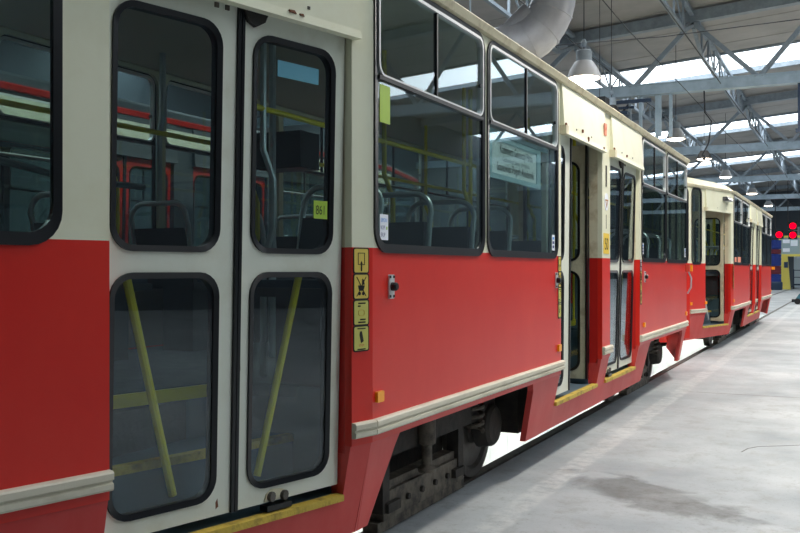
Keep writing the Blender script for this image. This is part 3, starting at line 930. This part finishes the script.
def floor_material():
    m = bpy.data.materials.new('concrete')
    m.use_nodes = True
    nt = m.node_tree
    N, Lk = nt.nodes, nt.links
    b = N['Principled BSDF']
    tc = N.new('ShaderNodeTexCoord')

    def noise(scale, detail=8, rough=0.6, dist=0.0, stretch=None):
        n = N.new('ShaderNodeTexNoise')
        n.inputs['Scale'].default_value = scale
        n.inputs['Detail'].default_value = detail
        n.inputs['Roughness'].default_value = rough
        n.inputs['Distortion'].default_value = dist
        if stretch:
            mp = N.new('ShaderNodeMapping')
            mp.inputs['Scale'].default_value = stretch
            Lk.new(tc.outputs['Object'], mp.inputs[0])
            Lk.new(mp.outputs[0], n.inputs[0])
        else:
            Lk.new(tc.outputs['Object'], n.inputs[0])
        return n.outputs['Fac']

    def ramp(fac, p0, p1, c0=(0, 0, 0, 1), c1=(1, 1, 1, 1)):
        r = N.new('ShaderNodeValToRGB')
        r.color_ramp.elements[0].position = p0
        r.color_ramp.elements[1].position = p1
        r.color_ramp.elements[0].color = c0
        r.color_ramp.elements[1].color = c1
        Lk.new(fac, r.inputs[0])
        return r.outputs[0]

    def math_(op, a, bb=None):
        n = N.new('ShaderNodeMath')
        n.operation = op
        for i, q in enumerate((a, bb)):
            if q is None:
                continue
            if isinstance(q, (int, float)):
                n.inputs[i].default_value = q
            else:
                Lk.new(q, n.inputs[i])
        return n.outputs[0]

    def mix(fac, a, bb):
        n = N.new('ShaderNodeMix')
        n.data_type = 'RGBA'
        Lk.new(fac, n.inputs[0])
        for i, q in ((6, a), (7, bb)):
            if isinstance(q, tuple):
                n.inputs[i].default_value = q
            else:
                Lk.new(q, n.inputs[i])
        return n.outputs[2]
    base = ramp(noise(0.7, 10, 0.62), 0.34, 0.66, srgb(146, 153, 158), srgb(184, 189, 191))
    base = mix(ramp(noise(5, 8, 0.75), 0.50, 0.68), base, srgb(152, 155, 155))
    base = mix(ramp(noise(40, 5, 0.8), 0.58, 0.72), base, srgb(118, 121, 122))
    sep = N.new('ShaderNodeSeparateXYZ')
    Lk.new(tc.outputs['Object'], sep.inputs[0])
    x, y = sep.outputs[0], sep.outputs[1]
    # worn pale line painted alongside the track
    d = math_('ABSOLUTE', math_('SUBTRACT', x, -1.77))
    wn = math_('MULTIPLY', noise(4, 6, 0.7), 0.10)
    line = ramp(math_('SUBTRACT', d, wn), 0.015, 0.05, (1, 1, 1, 1), (0, 0, 0, 1))
    line = math_('MULTIPLY', line, ramp(noise(9, 6, 0.75), 0.40, 0.58))
    line = math_('MULTIPLY', line, 0.55)
    base = mix(line, base, srgb(206, 208, 206))
    # oil-dark damp patch
    mp = N.new('ShaderNodeMapping')
    mp.vector_type = 'TEXTURE'
    mp.inputs['Location'].default_value = (-1.12, 5.85, 0)
    mp.inputs['Rotation'].default_value = (0, 0, math.radians(-32))
    mp.inputs['Scale'].default_value = (0.80, 0.33, 1)
    Lk.new(tc.outputs['Object'], mp.inputs[0])
    ln = N.new('ShaderNodeVectorMath')
    ln.operation = 'LENGTH'
    Lk.new(mp.outputs[0], ln.inputs[0])
    sd = math_('ADD', ln.outputs['Value'], math_('MULTIPLY', math_('SUBTRACT', noise(2.6, 6, 0.6, 0.6), 0.5), 1.9))
    st = ramp(sd, 0.62, 0.98, (1, 1, 1, 1), (0, 0, 0, 1))
    st = math_('MULTIPLY', st, math_('ADD', math_('MULTIPLY', noise(5, 6, 0.7), 0.7), 0.22))
    base = mix(st, base, srgb(70, 70, 66))
    Lk.new(base, b.inputs['Base Color'])
    rg = ramp(noise(2.2, 6, 0.6), 0.3, 0.75, (0.42, 0.42, 0.42, 1), (0.72, 0.72, 0.72, 1))
    Lk.new(rg, b.inputs['Roughness'])
    b.inputs['Specular IOR Level'].default_value = 0.35
    bp = N.new('ShaderNodeBump')
    bp.inputs['Strength'].default_value = 0.12
    bp.inputs['Distance'].default_value = 0.01
    Lk.new(noise(28, 6, 0.7), bp.inputs['Height'])
    Lk.new(bp.outputs[0], b.inputs['Normal'])
    return m


CONC = floor_material()
RAILX = 0.7175
PITW = mat('white_pit_tile', srgb(236, 238, 234), 0.35)
CONC_D = mat('pit_concrete', srgb(120, 120, 116), 0.8, col2=srgb(96, 96, 92), scale=3)
EDGE = RAILX + 0.07
fl = MB().box(TX + EDGE + 0.025, XR, Y0, Y1, -0.2, 0.0).build('floor', CONC)
tag(fl, 'pale grey worn concrete depot floor beside the tram', None, None, 'structure')
TX3 = TX - 3.78
m = MB().box(TX3 + EDGE + 0.025, TX - EDGE - 0.025, Y0, Y1, -0.2, 0.0)
tag(m.build('floor', CONC), 'concrete strip between the two tram tracks', None, None, 'structure')
m = MB().box(XL, TX3 - EDGE - 0.025, Y0, Y1, -0.2, 0.0)
tag(m.build('floor', CONC), 'concrete floor beyond the far track', None, None, 'structure')
# cracks in the slab
for pts in ([(0.05, 5.5), (-0.1, 6.0), (-0.05, 6.4), (-0.2, 6.9)], [(-0.76, 7.55), (-0.73, 7.72), (-0.66, 7.84), (-0.5, 7.95), (-0.3, 8.1), (0.1, 8.3)],):
    m = MB()
    for i in range(len(pts) - 1):
        m.bar((*pts[i], 0.0005), (*pts[i + 1], 0.0005), 0.010, 0.002)
    m.build('crack', mat('crack_dark', srgb(124, 124, 121), 0.9), fl)
# saw-cut slab joints
for y in (11.0, 29.0):
    MB().box(-1.6, XR, y - 0.006, y + 0.006, 0.0, 0.0012).build('slab_joint', mat('joint_dark', srgb(140, 140, 136), 0.9), fl)
MB().box(-0.006, 0.006, 9.5, Y1, 0.0, 0.0012).build('slab_joint', mat('joint_dark', srgb(140, 140, 136), 0.9), fl)

for cx, n in ((TX, 0), (TX3, 1)):
    where = ('under the foreground trams', 'under the far track')[n]
    # rails: head, web and foot
    for s in (1, -1):
        m = MB()
        xa, xb = sorted((cx + s * RAILX, cx + s * EDGE))
        m.box(xa, xb, Y0, Y1, -0.035, 0.0)
        m.box((xa + xb) / 2 - 0.01, (xa + xb) / 2 + 0.01, Y0, Y1, -0.15, -0.035)
        m.box((xa + xb) / 2 - 0.06, (xa + xb) / 2 + 0.06, Y0, Y1, -0.17, -0.15)
        tag(m.build('rail', STEEL), ('worn steel rail nearest the aisle ' if s > 0 else 'worn steel rail on the inner side ') + where, 'rail', 'running rails')
        m = MB()
        x0, x1 = sorted((cx + s * (EDGE + 0.025), cx + s * 0.64))
        m.box(x0, x1, Y0, Y1, -0.30, -0.17)
        tag(m.build('trim_%d' % (n * 2 + (1 if s > 0 else 2)), PITW if s < 0 else CONC_D), 'concrete ledge carrying the rail ' + where, None, None, 'structure')
    # inspection pit of white tiles
    for s, side in ((-1, 'far'), (1, 'near')):
        w0 = MB().box(*sorted((cx + s * 0.70, cx + s * 0.80)), Y0, Y1, -1.5, -0.30).build('wall_pit_%s_%d' % (side, n + 1), CONC_D)
        tag(w0, 'white tiled %s wall of the pit %s' % (side, where), None, None, 'structure')
        if n == 0 and s < 0:
            me = None
            for k in range(52):
                for r in range(2):
                    y = 4.0 + k * 0.6
                    if me is None:
                        o = MB().box(-0.02, 0.02, 0.004, 0.596, 0.004, 0.596).build('tile', PITW, w0)
                        me = o.data
                    else:
                        o = bpy.data.objects.new('tile', me)
                        COL.objects.link(o)
                        o.parent = w0
                    o.location = (cx - 0.68, y, -0.30 - 0.6 * (r + 1))
            MB().box(cx - 0.70, cx - 0.64, Y0, Y1, -0.30, -0.16).build('coping', PITW, w0)
    m = MB().box(cx - 0.8, cx + 0.8, Y0, Y1, -1.6, -1.5)
    tag(m.build('floor', CONC_D), 'floor of the inspection pit ' + where, None, None, 'structure')
m = MB().box(TX - EDGE - 0.02, TX + EDGE + 0.02, 31.5, Y1, -0.165, -0.012)
tag(m.build('floor', CONC), 'concrete infill between the rails beyond the second tram', None, None, 'structure')
# fluorescent tubes along the near pit wall
TUBE = emit('tube_glow', (0.94, 1.0, 0.97, 1), PIT_POWER)
for k in range(16):
    y = 3.2 + k * 1.9
    e = empty('pit_tube_light', (TX + 0.66, y, -0.52))
    MB().box(0.0, 0.045, -0.8, 0.8, -0.05, 0.05).build('housing', ALU_W, e)
    MB().tube([(-0.03, -0.78, 0), (-0.03, 0.78, 0)], 0.02, 8).build('tube', TUBE, e, smooth=True)
    tag(e, 'fluorescent tube on the near pit wall below the trams', 'light', 'pit tube lights')

# ------------------------------------------------------------------ hall shell
RZ0, SL, RIDGE = 7.45, 0.073, 5.0


def roof_z(x):
    return RZ0 + SL * (x + 3.3) if x < RIDGE else RZ0 + SL * (RIDGE + 3.3) - SL * (x - RIDGE)


SKYM = emit('skylight_glow', (0.86, 0.94, 1.0, 1), SKY_POWER)
WALLM = mat('hall_wall', srgb(150, 158, 164), 0.7, col2=srgb(136, 144, 150), scale=1.2)
WALLD = mat('hall_wall_dark', srgb(84, 92, 100), 0.7)
ceil = empty('ceiling', (0, 0, 0))
tag(ceil, 'grey pitched sheet roof of the depot with daylight strips', None, None, 'structure')
XS = [XL, RIDGE, XR]
sky_rows = [28.5 + 12 * k for k in range(-2, 4)]


def roof_strip(y0, y1, dz=0.0):
    m = MB()
    for xa, xb in zip(XS, XS[1:]):
        za, zb = roof_z(xa) + dz, roof_z(xb) + dz
        m.quad_box([(xa, y0, za), (xb, y0, zb), (xb, y1, zb), (xa, y1, za), (xa, y0, za + 0.08), (xb, y0, zb + 0.08), (xb, y1, zb + 0.08), (xa, y1, za + 0.08)])
    return m


y = Y0
k = 0
while y < Y1 - 0.01:
    nxt = min(y + 1.0, Y1)
    hit = [s for s in sky_rows if s - 1.5 < (y + nxt) / 2 < s + 1.5]
    if hit:
        y = nxt
        continue
    roof_strip(y + 0.0, nxt - 0.0, 0.012 * (k % 2)).build('roof_panel', ROOF, ceil)
    k += 1
    y = nxt
for n, s in enumerate(sky_rows):
    f = MB()
    for xa, xb in zip(XS, XS[1:]):
        za, zb = roof_z(xa), roof_z(xb)
        f.quad_box([(xa, s - 1.42, za + 0.09), (xb, s - 1.42, zb + 0.09), (xb, s + 1.42, zb + 0.09), (xa, s + 1.42, za + 0.09), (xa, s - 1.42, za + 0.1), (xb, s - 1.42, zb + 0.1), (xb, s + 1.42, zb + 0.1), (xa, s + 1.42, za + 0.1)])
    sk = f.build('window_%d' % (n + 1), SKYM)
    tag(sk, 'bright daylight strip across the depot roof, number %d from the front' % (n + 1), None, None, 'structure')
    fr = MB()
    for yy in (s - 1.5, s + 1.38):
        for xa, xb in zip(XS, XS[1:]):
            wdt = 0.12
            za, zb = roof_z(xa) - 0.06, roof_z(xb) - 0.06
            fr.quad_box([(xa, yy, za), (xb, yy, zb), (xb, yy + wdt, zb), (xa, yy + wdt, za), (xa, yy, za + 0.2), (xb, yy, zb + 0.2), (xb, yy + wdt, zb + 0.2), (xa, yy + wdt, za + 0.2)])
    fr.build('skylight_frame', TRUSS, sk)

wl = MB().box(XL - 0.2, XL, Y0, Y1, 0, 8).build('wall_left', WALLD)
tag(wl, 'grey hall wall beyond the far track', None, None, 'structure')
wf = MB().box(XL - 0.2, XR + 0.2, Y1, Y1 + 0.2, 0, 9).build('wall_back', WALLD)
tag(wf, 'dim end wall of the depot', None, None, 'structure')
wr = MB().box(XL - 0.2, XR + 0.2, Y0 - 0.2, Y0, 0, 9).build('wall_front', WALLD)
tag(wr, 'dim wall behind the viewpoint', None, None, 'structure')
wr = MB().box(XR, XR + 0.2, Y0, Y1, 0, 9).build('wall_right', WALLD)
tag(wr, 'grey hall wall across the aisle from the trams', None, None, 'structure')
# tall pale folding doors in the end wall
PALE = mat('pale_door', srgb(196, 210, 214), 0.6)
dr = empty('door_1', (-3.9, Y1 - 0.06, 0))
tag(dr, 'tall pale grey folding hall doors in the end wall', None, None, 'structure')
for k in range(5):
    MB().box(k * 0.95, k * 0.95 + 0.92, 0, 0.06, 0.02, 4.6).build('panel', PALE, dr)
    MB().box(k * 0.95 + 0.2, k * 0.95 + 0.7, -0.02, 0, 2.2, 3.6).build('pane', mat('pale_pane', srgb(206, 222, 230), 0.3), dr)

# ------------------------------------------------------------------ roof trusses and lattice girders
ZB = 5.67
top_nodes = [-3.3 + 2.8 * k for k in range(-4, 5)]
bot_nodes = [-4.62 + 2.8 * k for k in range(-4, 5)]
frames = [-1.8 + 12 * k for k in range(0, 7)]
ords = ['first', 'second', 'third', 'fourth', 'fifth', 'sixth', 'seventh']
for n, y in enumerate(frames):
    e = empty('roof_truss', (0, y, 0))
    tag(e, 'blue-grey steel roof truss spanning the hall, %s from the front' % ords[n], 'roof truss', 'roof trusses')
    # bottom chord: H section
    m = MB().box(XL, XR, -0.13, 0.13, ZB - 0.14, ZB - 0.115).box(XL, XR, -0.13, 0.13, ZB + 0.095, ZB + 0.12).box(XL, XR, -0.10, 0.10, ZB - 0.12, ZB + 0.10)
    m.build('bottom_chord', TRUSS_L, e)
    m = MB()
    for xa, xb in zip(XS, XS[1:]):
        m.bar((xa, 0, roof_z(xa) - 0.18), (xb, 0, roof_z(xb) - 0.18), 0.22, 0.26)
    m.build('top_chord', TRUSS, e)
    for k, x in enumerate(top_nodes):
        if x > XR - 0.3 or x < XL + 0.3:
            continue
        zt = roof_z(x) - 0.32
        for bx in (x - 1.32, x + 1.40):
            if XL < bx < XR:
                MB().bar((x, -0.05, zt), (bx, -0.05, ZB + 0.1), 0.10, 0.10, (0, 1, 0)).build('diagonal', TRUSS, e)
        MB().box(x - 0.16, x + 0.16, -0.03, 0.03, zt - 0.10, zt + 0.16).build('gusset_plate', TRUSS, e)
for k, x in enumerate(top_nodes[2:7]):
    for n, y in enumerate(frames[:-1]):
        if n < 1 and k < 4:
            continue
        zt = roof_z(x) - 0.10
        g = empty('lattice_girder', (x, y, 0))
        tag(g, '%s lattice girder between the %s and %s roof trusses' % (('leftmost', 'left-of-middle', 'middle', 'right-of-middle', 'rightmost')[k], ords[n], ords[n + 1]), 'girder', 'lattice girders')
        L = 12.0
        MB().box(-0.05, 0.05, 0.1, L - 0.1, zt - 0.08, zt).build('top_chord', TRUSS, g)
        pts = [(0, 0.1, zt - 0.30), (0, 1.4, zt - 0.70), (0, L - 1.4, zt - 0.70), (0, L - 0.1, zt - 0.30)]
        m = MB()
        for a, b in zip(pts, pts[1:]):
            m.bar(a, b, 0.08, 0.07)
        m.build('bottom_chord', TRUSS, g)
        m = MB()
        mm = MB()
        nb = 8
        for i in range(nb + 1):
            yy = 1.4 + (L - 2.8) * i / nb
            m.bar((0, yy, zt - 0.05), (0, yy, zt - 0.68), 0.045)
            if i < nb:
                y2 = 1.4 + (L - 2.8) * (i + 1) / nb
                if i % 2:
                    mm.bar((0, yy, zt - 0.05), (0, y2, zt - 0.68), 0.035)
                else:
                    mm.bar((0, yy, zt - 0.68), (0, y2, zt - 0.05), 0.035)
        m.build('uprights', TRUSS, g)['kind'] = 'stuff'
        mm.build('lacing', TRUSS, g)['kind'] = 'stuff'

# ------------------------------------------------------------------ services under the roof
# big ventilation elbow
e = empty('ventilation_duct', (-3.76, 12.6, 7.2))
pts = [(0, 0, 0.3), (0, 0, -1.0), (0, 0, -1.90)]
for k in range(1, 10):
    a = k * PI / 2 / 9
    pts.append((-0.70 * (1 - math.cos(a)), -0.30 * (1 - math.cos(a)), -1.90 - 0.78 * math.sin(a)))
MB().tube(pts, 0.31, 24).build('elbow', DUCT, e, smooth=True)
for i in (2, 4, 6, 8, 10):
    p = Vector(pts[i])
    q = Vector(pts[i + 1]) if i + 1 < len(pts) else p
    d = (Vector(pts[min(i + 1, len(pts) - 1)]) - Vector(pts[i - 1])).normalized() * 0.012
    MB().tube([p - d, p + d], 0.319, 24).build('seam_ring', DUCT, e, smooth=True)
MB().tube([(-0.70, -0.30, -2.68), (-0.95, -0.38, -2.68), (-1.9, -0.76, -2.68)], [0.31, 0.28, 0.28], 20).build('run', DUCT, e, smooth=True)
MB().tube([(-0.30, -0.13, -2.20), (-0.63, -0.27, -2.46), (-1.0, -0.43, -2.62)], [0.19, 0.12, 0.11], 16).build('branch', DUCT, e, smooth=True)
MB().tube([(-0.62, -0.265, -2.45), (-0.66, -0.283, -2.475)], 0.14, 16).build('branch_collar', DUCT, e, smooth=True)
tag(e, 'big grey sheet metal ventilation elbow above the tram roof', 'duct')


def bell_lamp(x, y, z, r, enamel, label, top):
    e = empty('pendant_lamp', (x, y, z))
    m = MB().lathe([(r, 0.0), (r * 0.97, 0.03), (r * 0.82, 0.14), (r * 0.55, 0.25), (r * 0.46, 0.27)], n=28)
    m.build('shade', enamel, e, smooth=True)
    MB().lathe([(0, 0.27), (r * 0.46, 0.27), (r * 0.46, 0.42), (r * 0.40, 0.44), (0, 0.44)], n=20).build('gear_box', TRUSS, e, smooth=True)
    MB().lathe([(0, -0.05), (r * 0.55, -0.04), (r * 0.90, -0.005), (r * 0.94, 0.02), (0, 0.02)], n=24).build('lens', BULB, e)
    MB().tube([(0, 0, 0.44), (0, 0, top - z)], 0.008, 6).build('rod', WIRE, e)
    MB().lathe([(0, 0.50), (0.035, 0.50), (0.05, 0.56), (0.02, 0.62), (0, 0.62)], n=12).build('hook', TRUSS, e, smooth=True)
    tag(e, label, 'lamp', 'pendant hall lamps')
    return e


lamps = [(-3.78, 14.3, 4.42, 0.27, LAMPW, 'large white bell lamp hanging nearest, beside the grey duct'),
         (-4.10, 24.7, 4.80, 0.25, LAMPW, 'white bell lamp hanging above the back end of the foreground tram'),
         (-4.68, 20.0, 4.70, 0.22, LAMPD, 'dark bell lamp behind the hanging steel posts'),
         (-4.30, 31.3, 5.00, 0.24, LAMPD, 'dark bell lamp hanging over the gap between the trams'),
         (-4.30, 37.0, 4.92, 0.24, LAMPW, 'tilted-looking white bell lamp above the second tram front'),
         (-4.35, 48.0, 5.10, 0.28, LAMPW, 'small white bell lamp above the middle of the second tram'),
         (-4.5, 60.0, 5.25, 0.28, LAMPW, 'small distant white lamp before the end wall'),
         (-2.3, 62.0, 5.0, 0.28, LAMPW, 'farthest white lamp, above the red signals')]
for x, y, z, r, en, lb in lamps:
    bell_lamp(x, y, z, r, en, lb, roof_z(x) - 0.02)

# unseen row of pendants over the aisle, added to cast the tram's floor shadow
for i, y in enumerate((7.5, 13.0, 19.0, 25.0, 31.0, 37.0, 46.0, 55.0)):
    e = bell_lamp(-0.35, y, 5.2, 0.27, LAMPW, 'unseen white bell lamp of the row added over the aisle, %s along' % (ords + ['eighth', 'ninth'])[i], roof_z(-0.35) - 0.02)
    ld = bpy.data.lights.new('added_aisle_light', 'AREA')
    ld.shape = 'DISK'
    ld.size = 0.42
    ld.energy = AISLE_POWER
    ld.color = (1.0, 0.93, 0.84)
    lo = bpy.data.objects.new('added_aisle_light', ld)
    COL.objects.link(lo)
    lo.parent = e
    lo.location = (0, 0, -0.06)

# contact wire and cables strung along the track
for i, (x, z, r, lb) in enumerate(((TX, 5.15, 0.008, 'thin dark contact wire over the tram track'), (TX + 0.45, 5.62, 0.012, 'dark cable strung to the right of the contact wire'), (TX - 1.9, 5.95, 0.010, 'dark cable strung to the left of the contact wire'))):
    pts = [(x + 0.06 * math.sin(k), Y0 + 0.2 + k * (Y1 - Y0 - 0.4) / 15, z + (0.06 if k % 2 else 0)) for k in range(16)]
    tag(MB().tube(pts, r, 6).build('overhead_wire', WIRE), lb, 'wire')
for i, (p0, p1, lb) in enumerate((((-7.5, 12.0, 5.75), (0.8, 15.6, 6.4), 'thin span wire crossing in front of the duct'), ((-8.0, 17.0, 5.75), (1.5, 19.0, 6.2), 'thin span wire crossing behind the nearest lamp'))):
    tag(MB().tube([p0, ((p0[0] + p1[0]) / 2, (p0[1] + p1[1]) / 2, (p0[2] + p1[2]) / 2 - 0.12), p1], 0.009, 6).build('span_wire', WIRE), lb, 'wire')
for x, y, lb in ((-4.75, 10.9, 'thin pale rod hanging left of the duct'), (-4.35, 10.9, 'pale rod hanging close to the duct')):
    tag(MB().tube([(x, y, 3.9), (x, y, roof_z(x))], 0.012, 6).build('hanger_rod', TRUSS_L), lb, 'rod')

# maintenance platform frame above the joint of the cars: hanging posts, rails, dark box
e = empty('overhead_platform', (-4.25, 22.2, 4.30))
for x, zz in ((-0.25, 0.05), (0.13, 0.08), (0.20, 0.25), (0.45, 0.22)):
    MB().box(x - 0.035, x + 0.035, -0.035, 0.035, zz, 1.235).build('post', TRUSS_L, e)
for x in (-0.5, -1.9, -2.6):
    MB().box(x - 0.03, x + 0.03, -0.03, 0.03, 0.1, 1.235).build('post', TRUSS, e)
MB().bar((-3.2, 0, 1.12), (0.0, 0, 1.12), 0.08).bar((-3.2, 0, 0.98), (-0.4, 0, 0.98), 0.06).build('rail', DARKBLUE, e)
MB().box(-3.2, -0.5, -0.3, 0.3, 0.78, 0.86).build('deck', DARKBLUE, e)
for k in range(6):
    MB().bar((-3.0 + k * 0.45, 0, 0.8), (-2.75 + k * 0.45, 0, 1.1), 0.04).build('brace', WIRE, e)
tag(e, 'dark blue overhead platform hanging from the truss on pale posts', 'platform')
bx = MB().box(-0.18, 0.14, -0.2, 0.2, 0, 0.55)
bx.box(-0.10, 0.06, -0.22, -0.2, 0.1, 0.2)
o = bx.build('control_box', mat('black_box', srgb(26, 26, 28), 0.5))
o.location = (-4.72, 19.2, 4.45)
tag(o, 'black hanging box beside the dark lamp above the tram roof', 'box')
MB().tube([(-0.02, 0, 0.55), (-0.02, 0, 2.88)], 0.007, 6).build('hanger', WIRE, o)
o = MB().box(-0.06, 0.06, -0.06, 0.06, 4.5, ZB - 0.14).box(-0.10, 0.10, -0.10, 0.10, 4.44, 4.52).build('hanging_post', DARKBLUE)
o.location = (-1.0, 22.2, 0)
tag(o, 'dark blue post hanging from a truss at the right edge', 'post')
o = empty('hanging_cable', (-3.05, 22.2, 5.53))
MB().tube([(0, 0, 0), (0.02, 0, -0.5), (0.16, 0.02, -0.7), (0.1, 0.02, -1.2), (-0.05, 0, -1.5)], 0.018, 6).build('cable', WIRE, o, smooth=True)
MB().box(-0.03, 0.03, -0.03, 0.03, -1.6, -1.48).build('plug', WIRE, o)
tag(o, 'dark cable dangling from the truss chord', 'cable')

# ------------------------------------------------------------------ far end of the hall
e = empty('wash_brush', (-4.62, 66.8, 0))
zz = 0.12
for k, (h, mm) in enumerate(((0.95, BRUSHB), (0.55, BRUSHR), (0.80, BRUSHB), (0.32, BRUSHR), (0.62, BRUSHB))):
    prof = [(0.05, zz)]
    n = 6
    for i in range(n):
        a = zz + h * i / n
        prof += [(0.40 + 0.02 * (i % 2), a + 0.01), (0.42, a + h / n - 0.01)]
    prof += [(0.05, zz + h)]
    MB().lathe(prof, n=18).build('bristle_band', mm, e, smooth=True)
    zz += h
MB().lathe([(0, 0), (0.08, 0), (0.08, 3.6), (0, 3.6)], n=10).build('shaft', STEEL, e)
MB().box(-0.35, 0.35, -0.35, 0.35, 3.5, 3.65).build('head', DARKBLUE, e)
MB().lathe([(0, 0), (0.46, 0), (0.50, 0.06), (0.50, 0.5), (0.44, 0.56), (0.12, 0.6), (0, 0.6)], n=18).build('foot', DARKBLUE, e, smooth=True)
tag(e, 'tall blue and maroon rotating wash brush past the second tram', 'brush')
e = empty('wash_gantry', (-4.0, 69.0, 0))
m = MB().quad_box([(-0.5, -0.3, 0), (0.25, -0.3, 0), (0.25, 0.3, 0), (-0.5, 0.3, 0), (-0.38, -0.3, 2.4), (0.05, -0.3, 2.4), (0.05, 0.3, 2.4), (-0.38, 0.3, 2.4)])
m.build('pedestal', YMACH, e)
m = MB().box(-0.5, -0.36, -0.1, 0.1, 2.3, 3.7).box(0.85, 1.0, -0.1, 0.1, 2.3, 3.7).box(-0.5, 1.0, -0.1, 0.1, 3.58, 3.72).box(-0.5, 1.0, -0.1, 0.1, 2.28, 2.44)
m.build('frame', YMACH, e)
MB().box(-0.36, 0.85, -0.04, 0.04, 2.44, 3.58).build('board', mat('pale_board', srgb(150, 168, 172), 0.6), e)
for xx, z0, z1 in ((-0.25, 3.2, 3.45), (-0.25, 2.6, 2.85), (0.25, 3.0, 3.4)):
    MB().box(xx, xx + 0.45, -0.06, -0.04, z0, z1).build('sheet', WHITE, e)
MB().box(-0.15, 0.1, -0.34, -0.3, 1.5, 1.9).build('control_panel', DARKBLUE, e)
tag(e, 'yellow washer stand with a framed board under the red signals', 'machine')
for i, (x, z, lb) in enumerate(((-3.27, 4.11, 'top red signal lamp of three at the hall end'), (-4.06, 3.57, 'lower left red signal lamp of three at the hall end'), (-3.27, 3.54, 'lower right red signal lamp of three at the hall end'))):
    e = empty('signal_lamp', (x, 62.5, z))
    MB().box(-0.26, 0.26, 0.0, 0.2, -0.26, 0.26).build('housing', RUBBER, e)
    MB().lathe([(0, -0.05), (0.10, -0.045), (0.20, 0.0), (0, 0.0)], (0, 0, 0), 'Y', 18).build('lens', REDLAMP, e, smooth=True)
    dx = (-0.30, -0.25, 0.42)[i]
    MB().tube([(0, 0.1, 0.0), (dx, 0.3, 0.02), (dx, 0.3, roof_z(x + dx) - z)], 0.03, 6).build('hanger', WIRE, e)
    tag(e, lb, 'signal', 'red signal lamps')
# trolley and clutter by the end doors
e = empty('hand_trolley', (-3.0, 71.5, 0))
MB().box(-0.7, 0.5, -0.3, 0.3, 0.25, 0.35).build('deck', DARKBLUE, e)
for zc in (0.8, 1.3):
    MB().box(-0.7, 0.5, -0.3, 0.3, zc, zc + 0.05).build('shelf', DARKBLUE, e)
for x in (-0.68, 0.48):
    for yy in (-0.28, 0.28):
        MB().box(x - 0.02, x + 0.02, yy - 0.02, yy + 0.02, 0.1, 1.4).build('post', DARKBLUE, e)
        MB().lathe([(0, -0.03), (0.1, -0.03), (0.1, 0.03), (0, 0.03)], (x, yy, 0.1), 'X', 12).build('wheel', RUBBER, e)
tag(e, 'dark shelf trolley before the pale end doors', 'trolley')
e = empty('floor_cart', (-1.72, 40.4, 0))
m = MB().quad_box([(-0.34, -0.4, 0.12), (0.5, -0.4, 0.12), (0.5, 0.4, 0.12), (-0.34, 0.4, 0.12), (-0.14, -0.35, 0.42), (0.45, -0.35, 0.5), (0.45, 0.35, 0.5), (-0.14, 0.35, 0.42)])
m.build('body', TEAL, e)
for x in (-0.2, 0.3):
    for yy in (-0.36, 0.36):
        MB().lathe([(0, -0.04), (0.12, -0.04), (0.12, 0.04), (0, 0.04)], (x, yy, 0.12), 'Y', 14).build('wheel', RUBBER, e)
MB().box(-0.42, -0.30, -0.3, 0.3, 0.08, 0.2).build('bumper', RUBBER, e)
MB().tube([(0.4, -0.3, 0.48), (0.6, -0.3, 0.95), (0.6, 0.3, 0.95), (0.4, 0.3, 0.48)], 0.02, 8).build('handle', CHROME, e, smooth=True)
tag(e, 'low teal floor cart on the aisle at the right edge', 'cart')
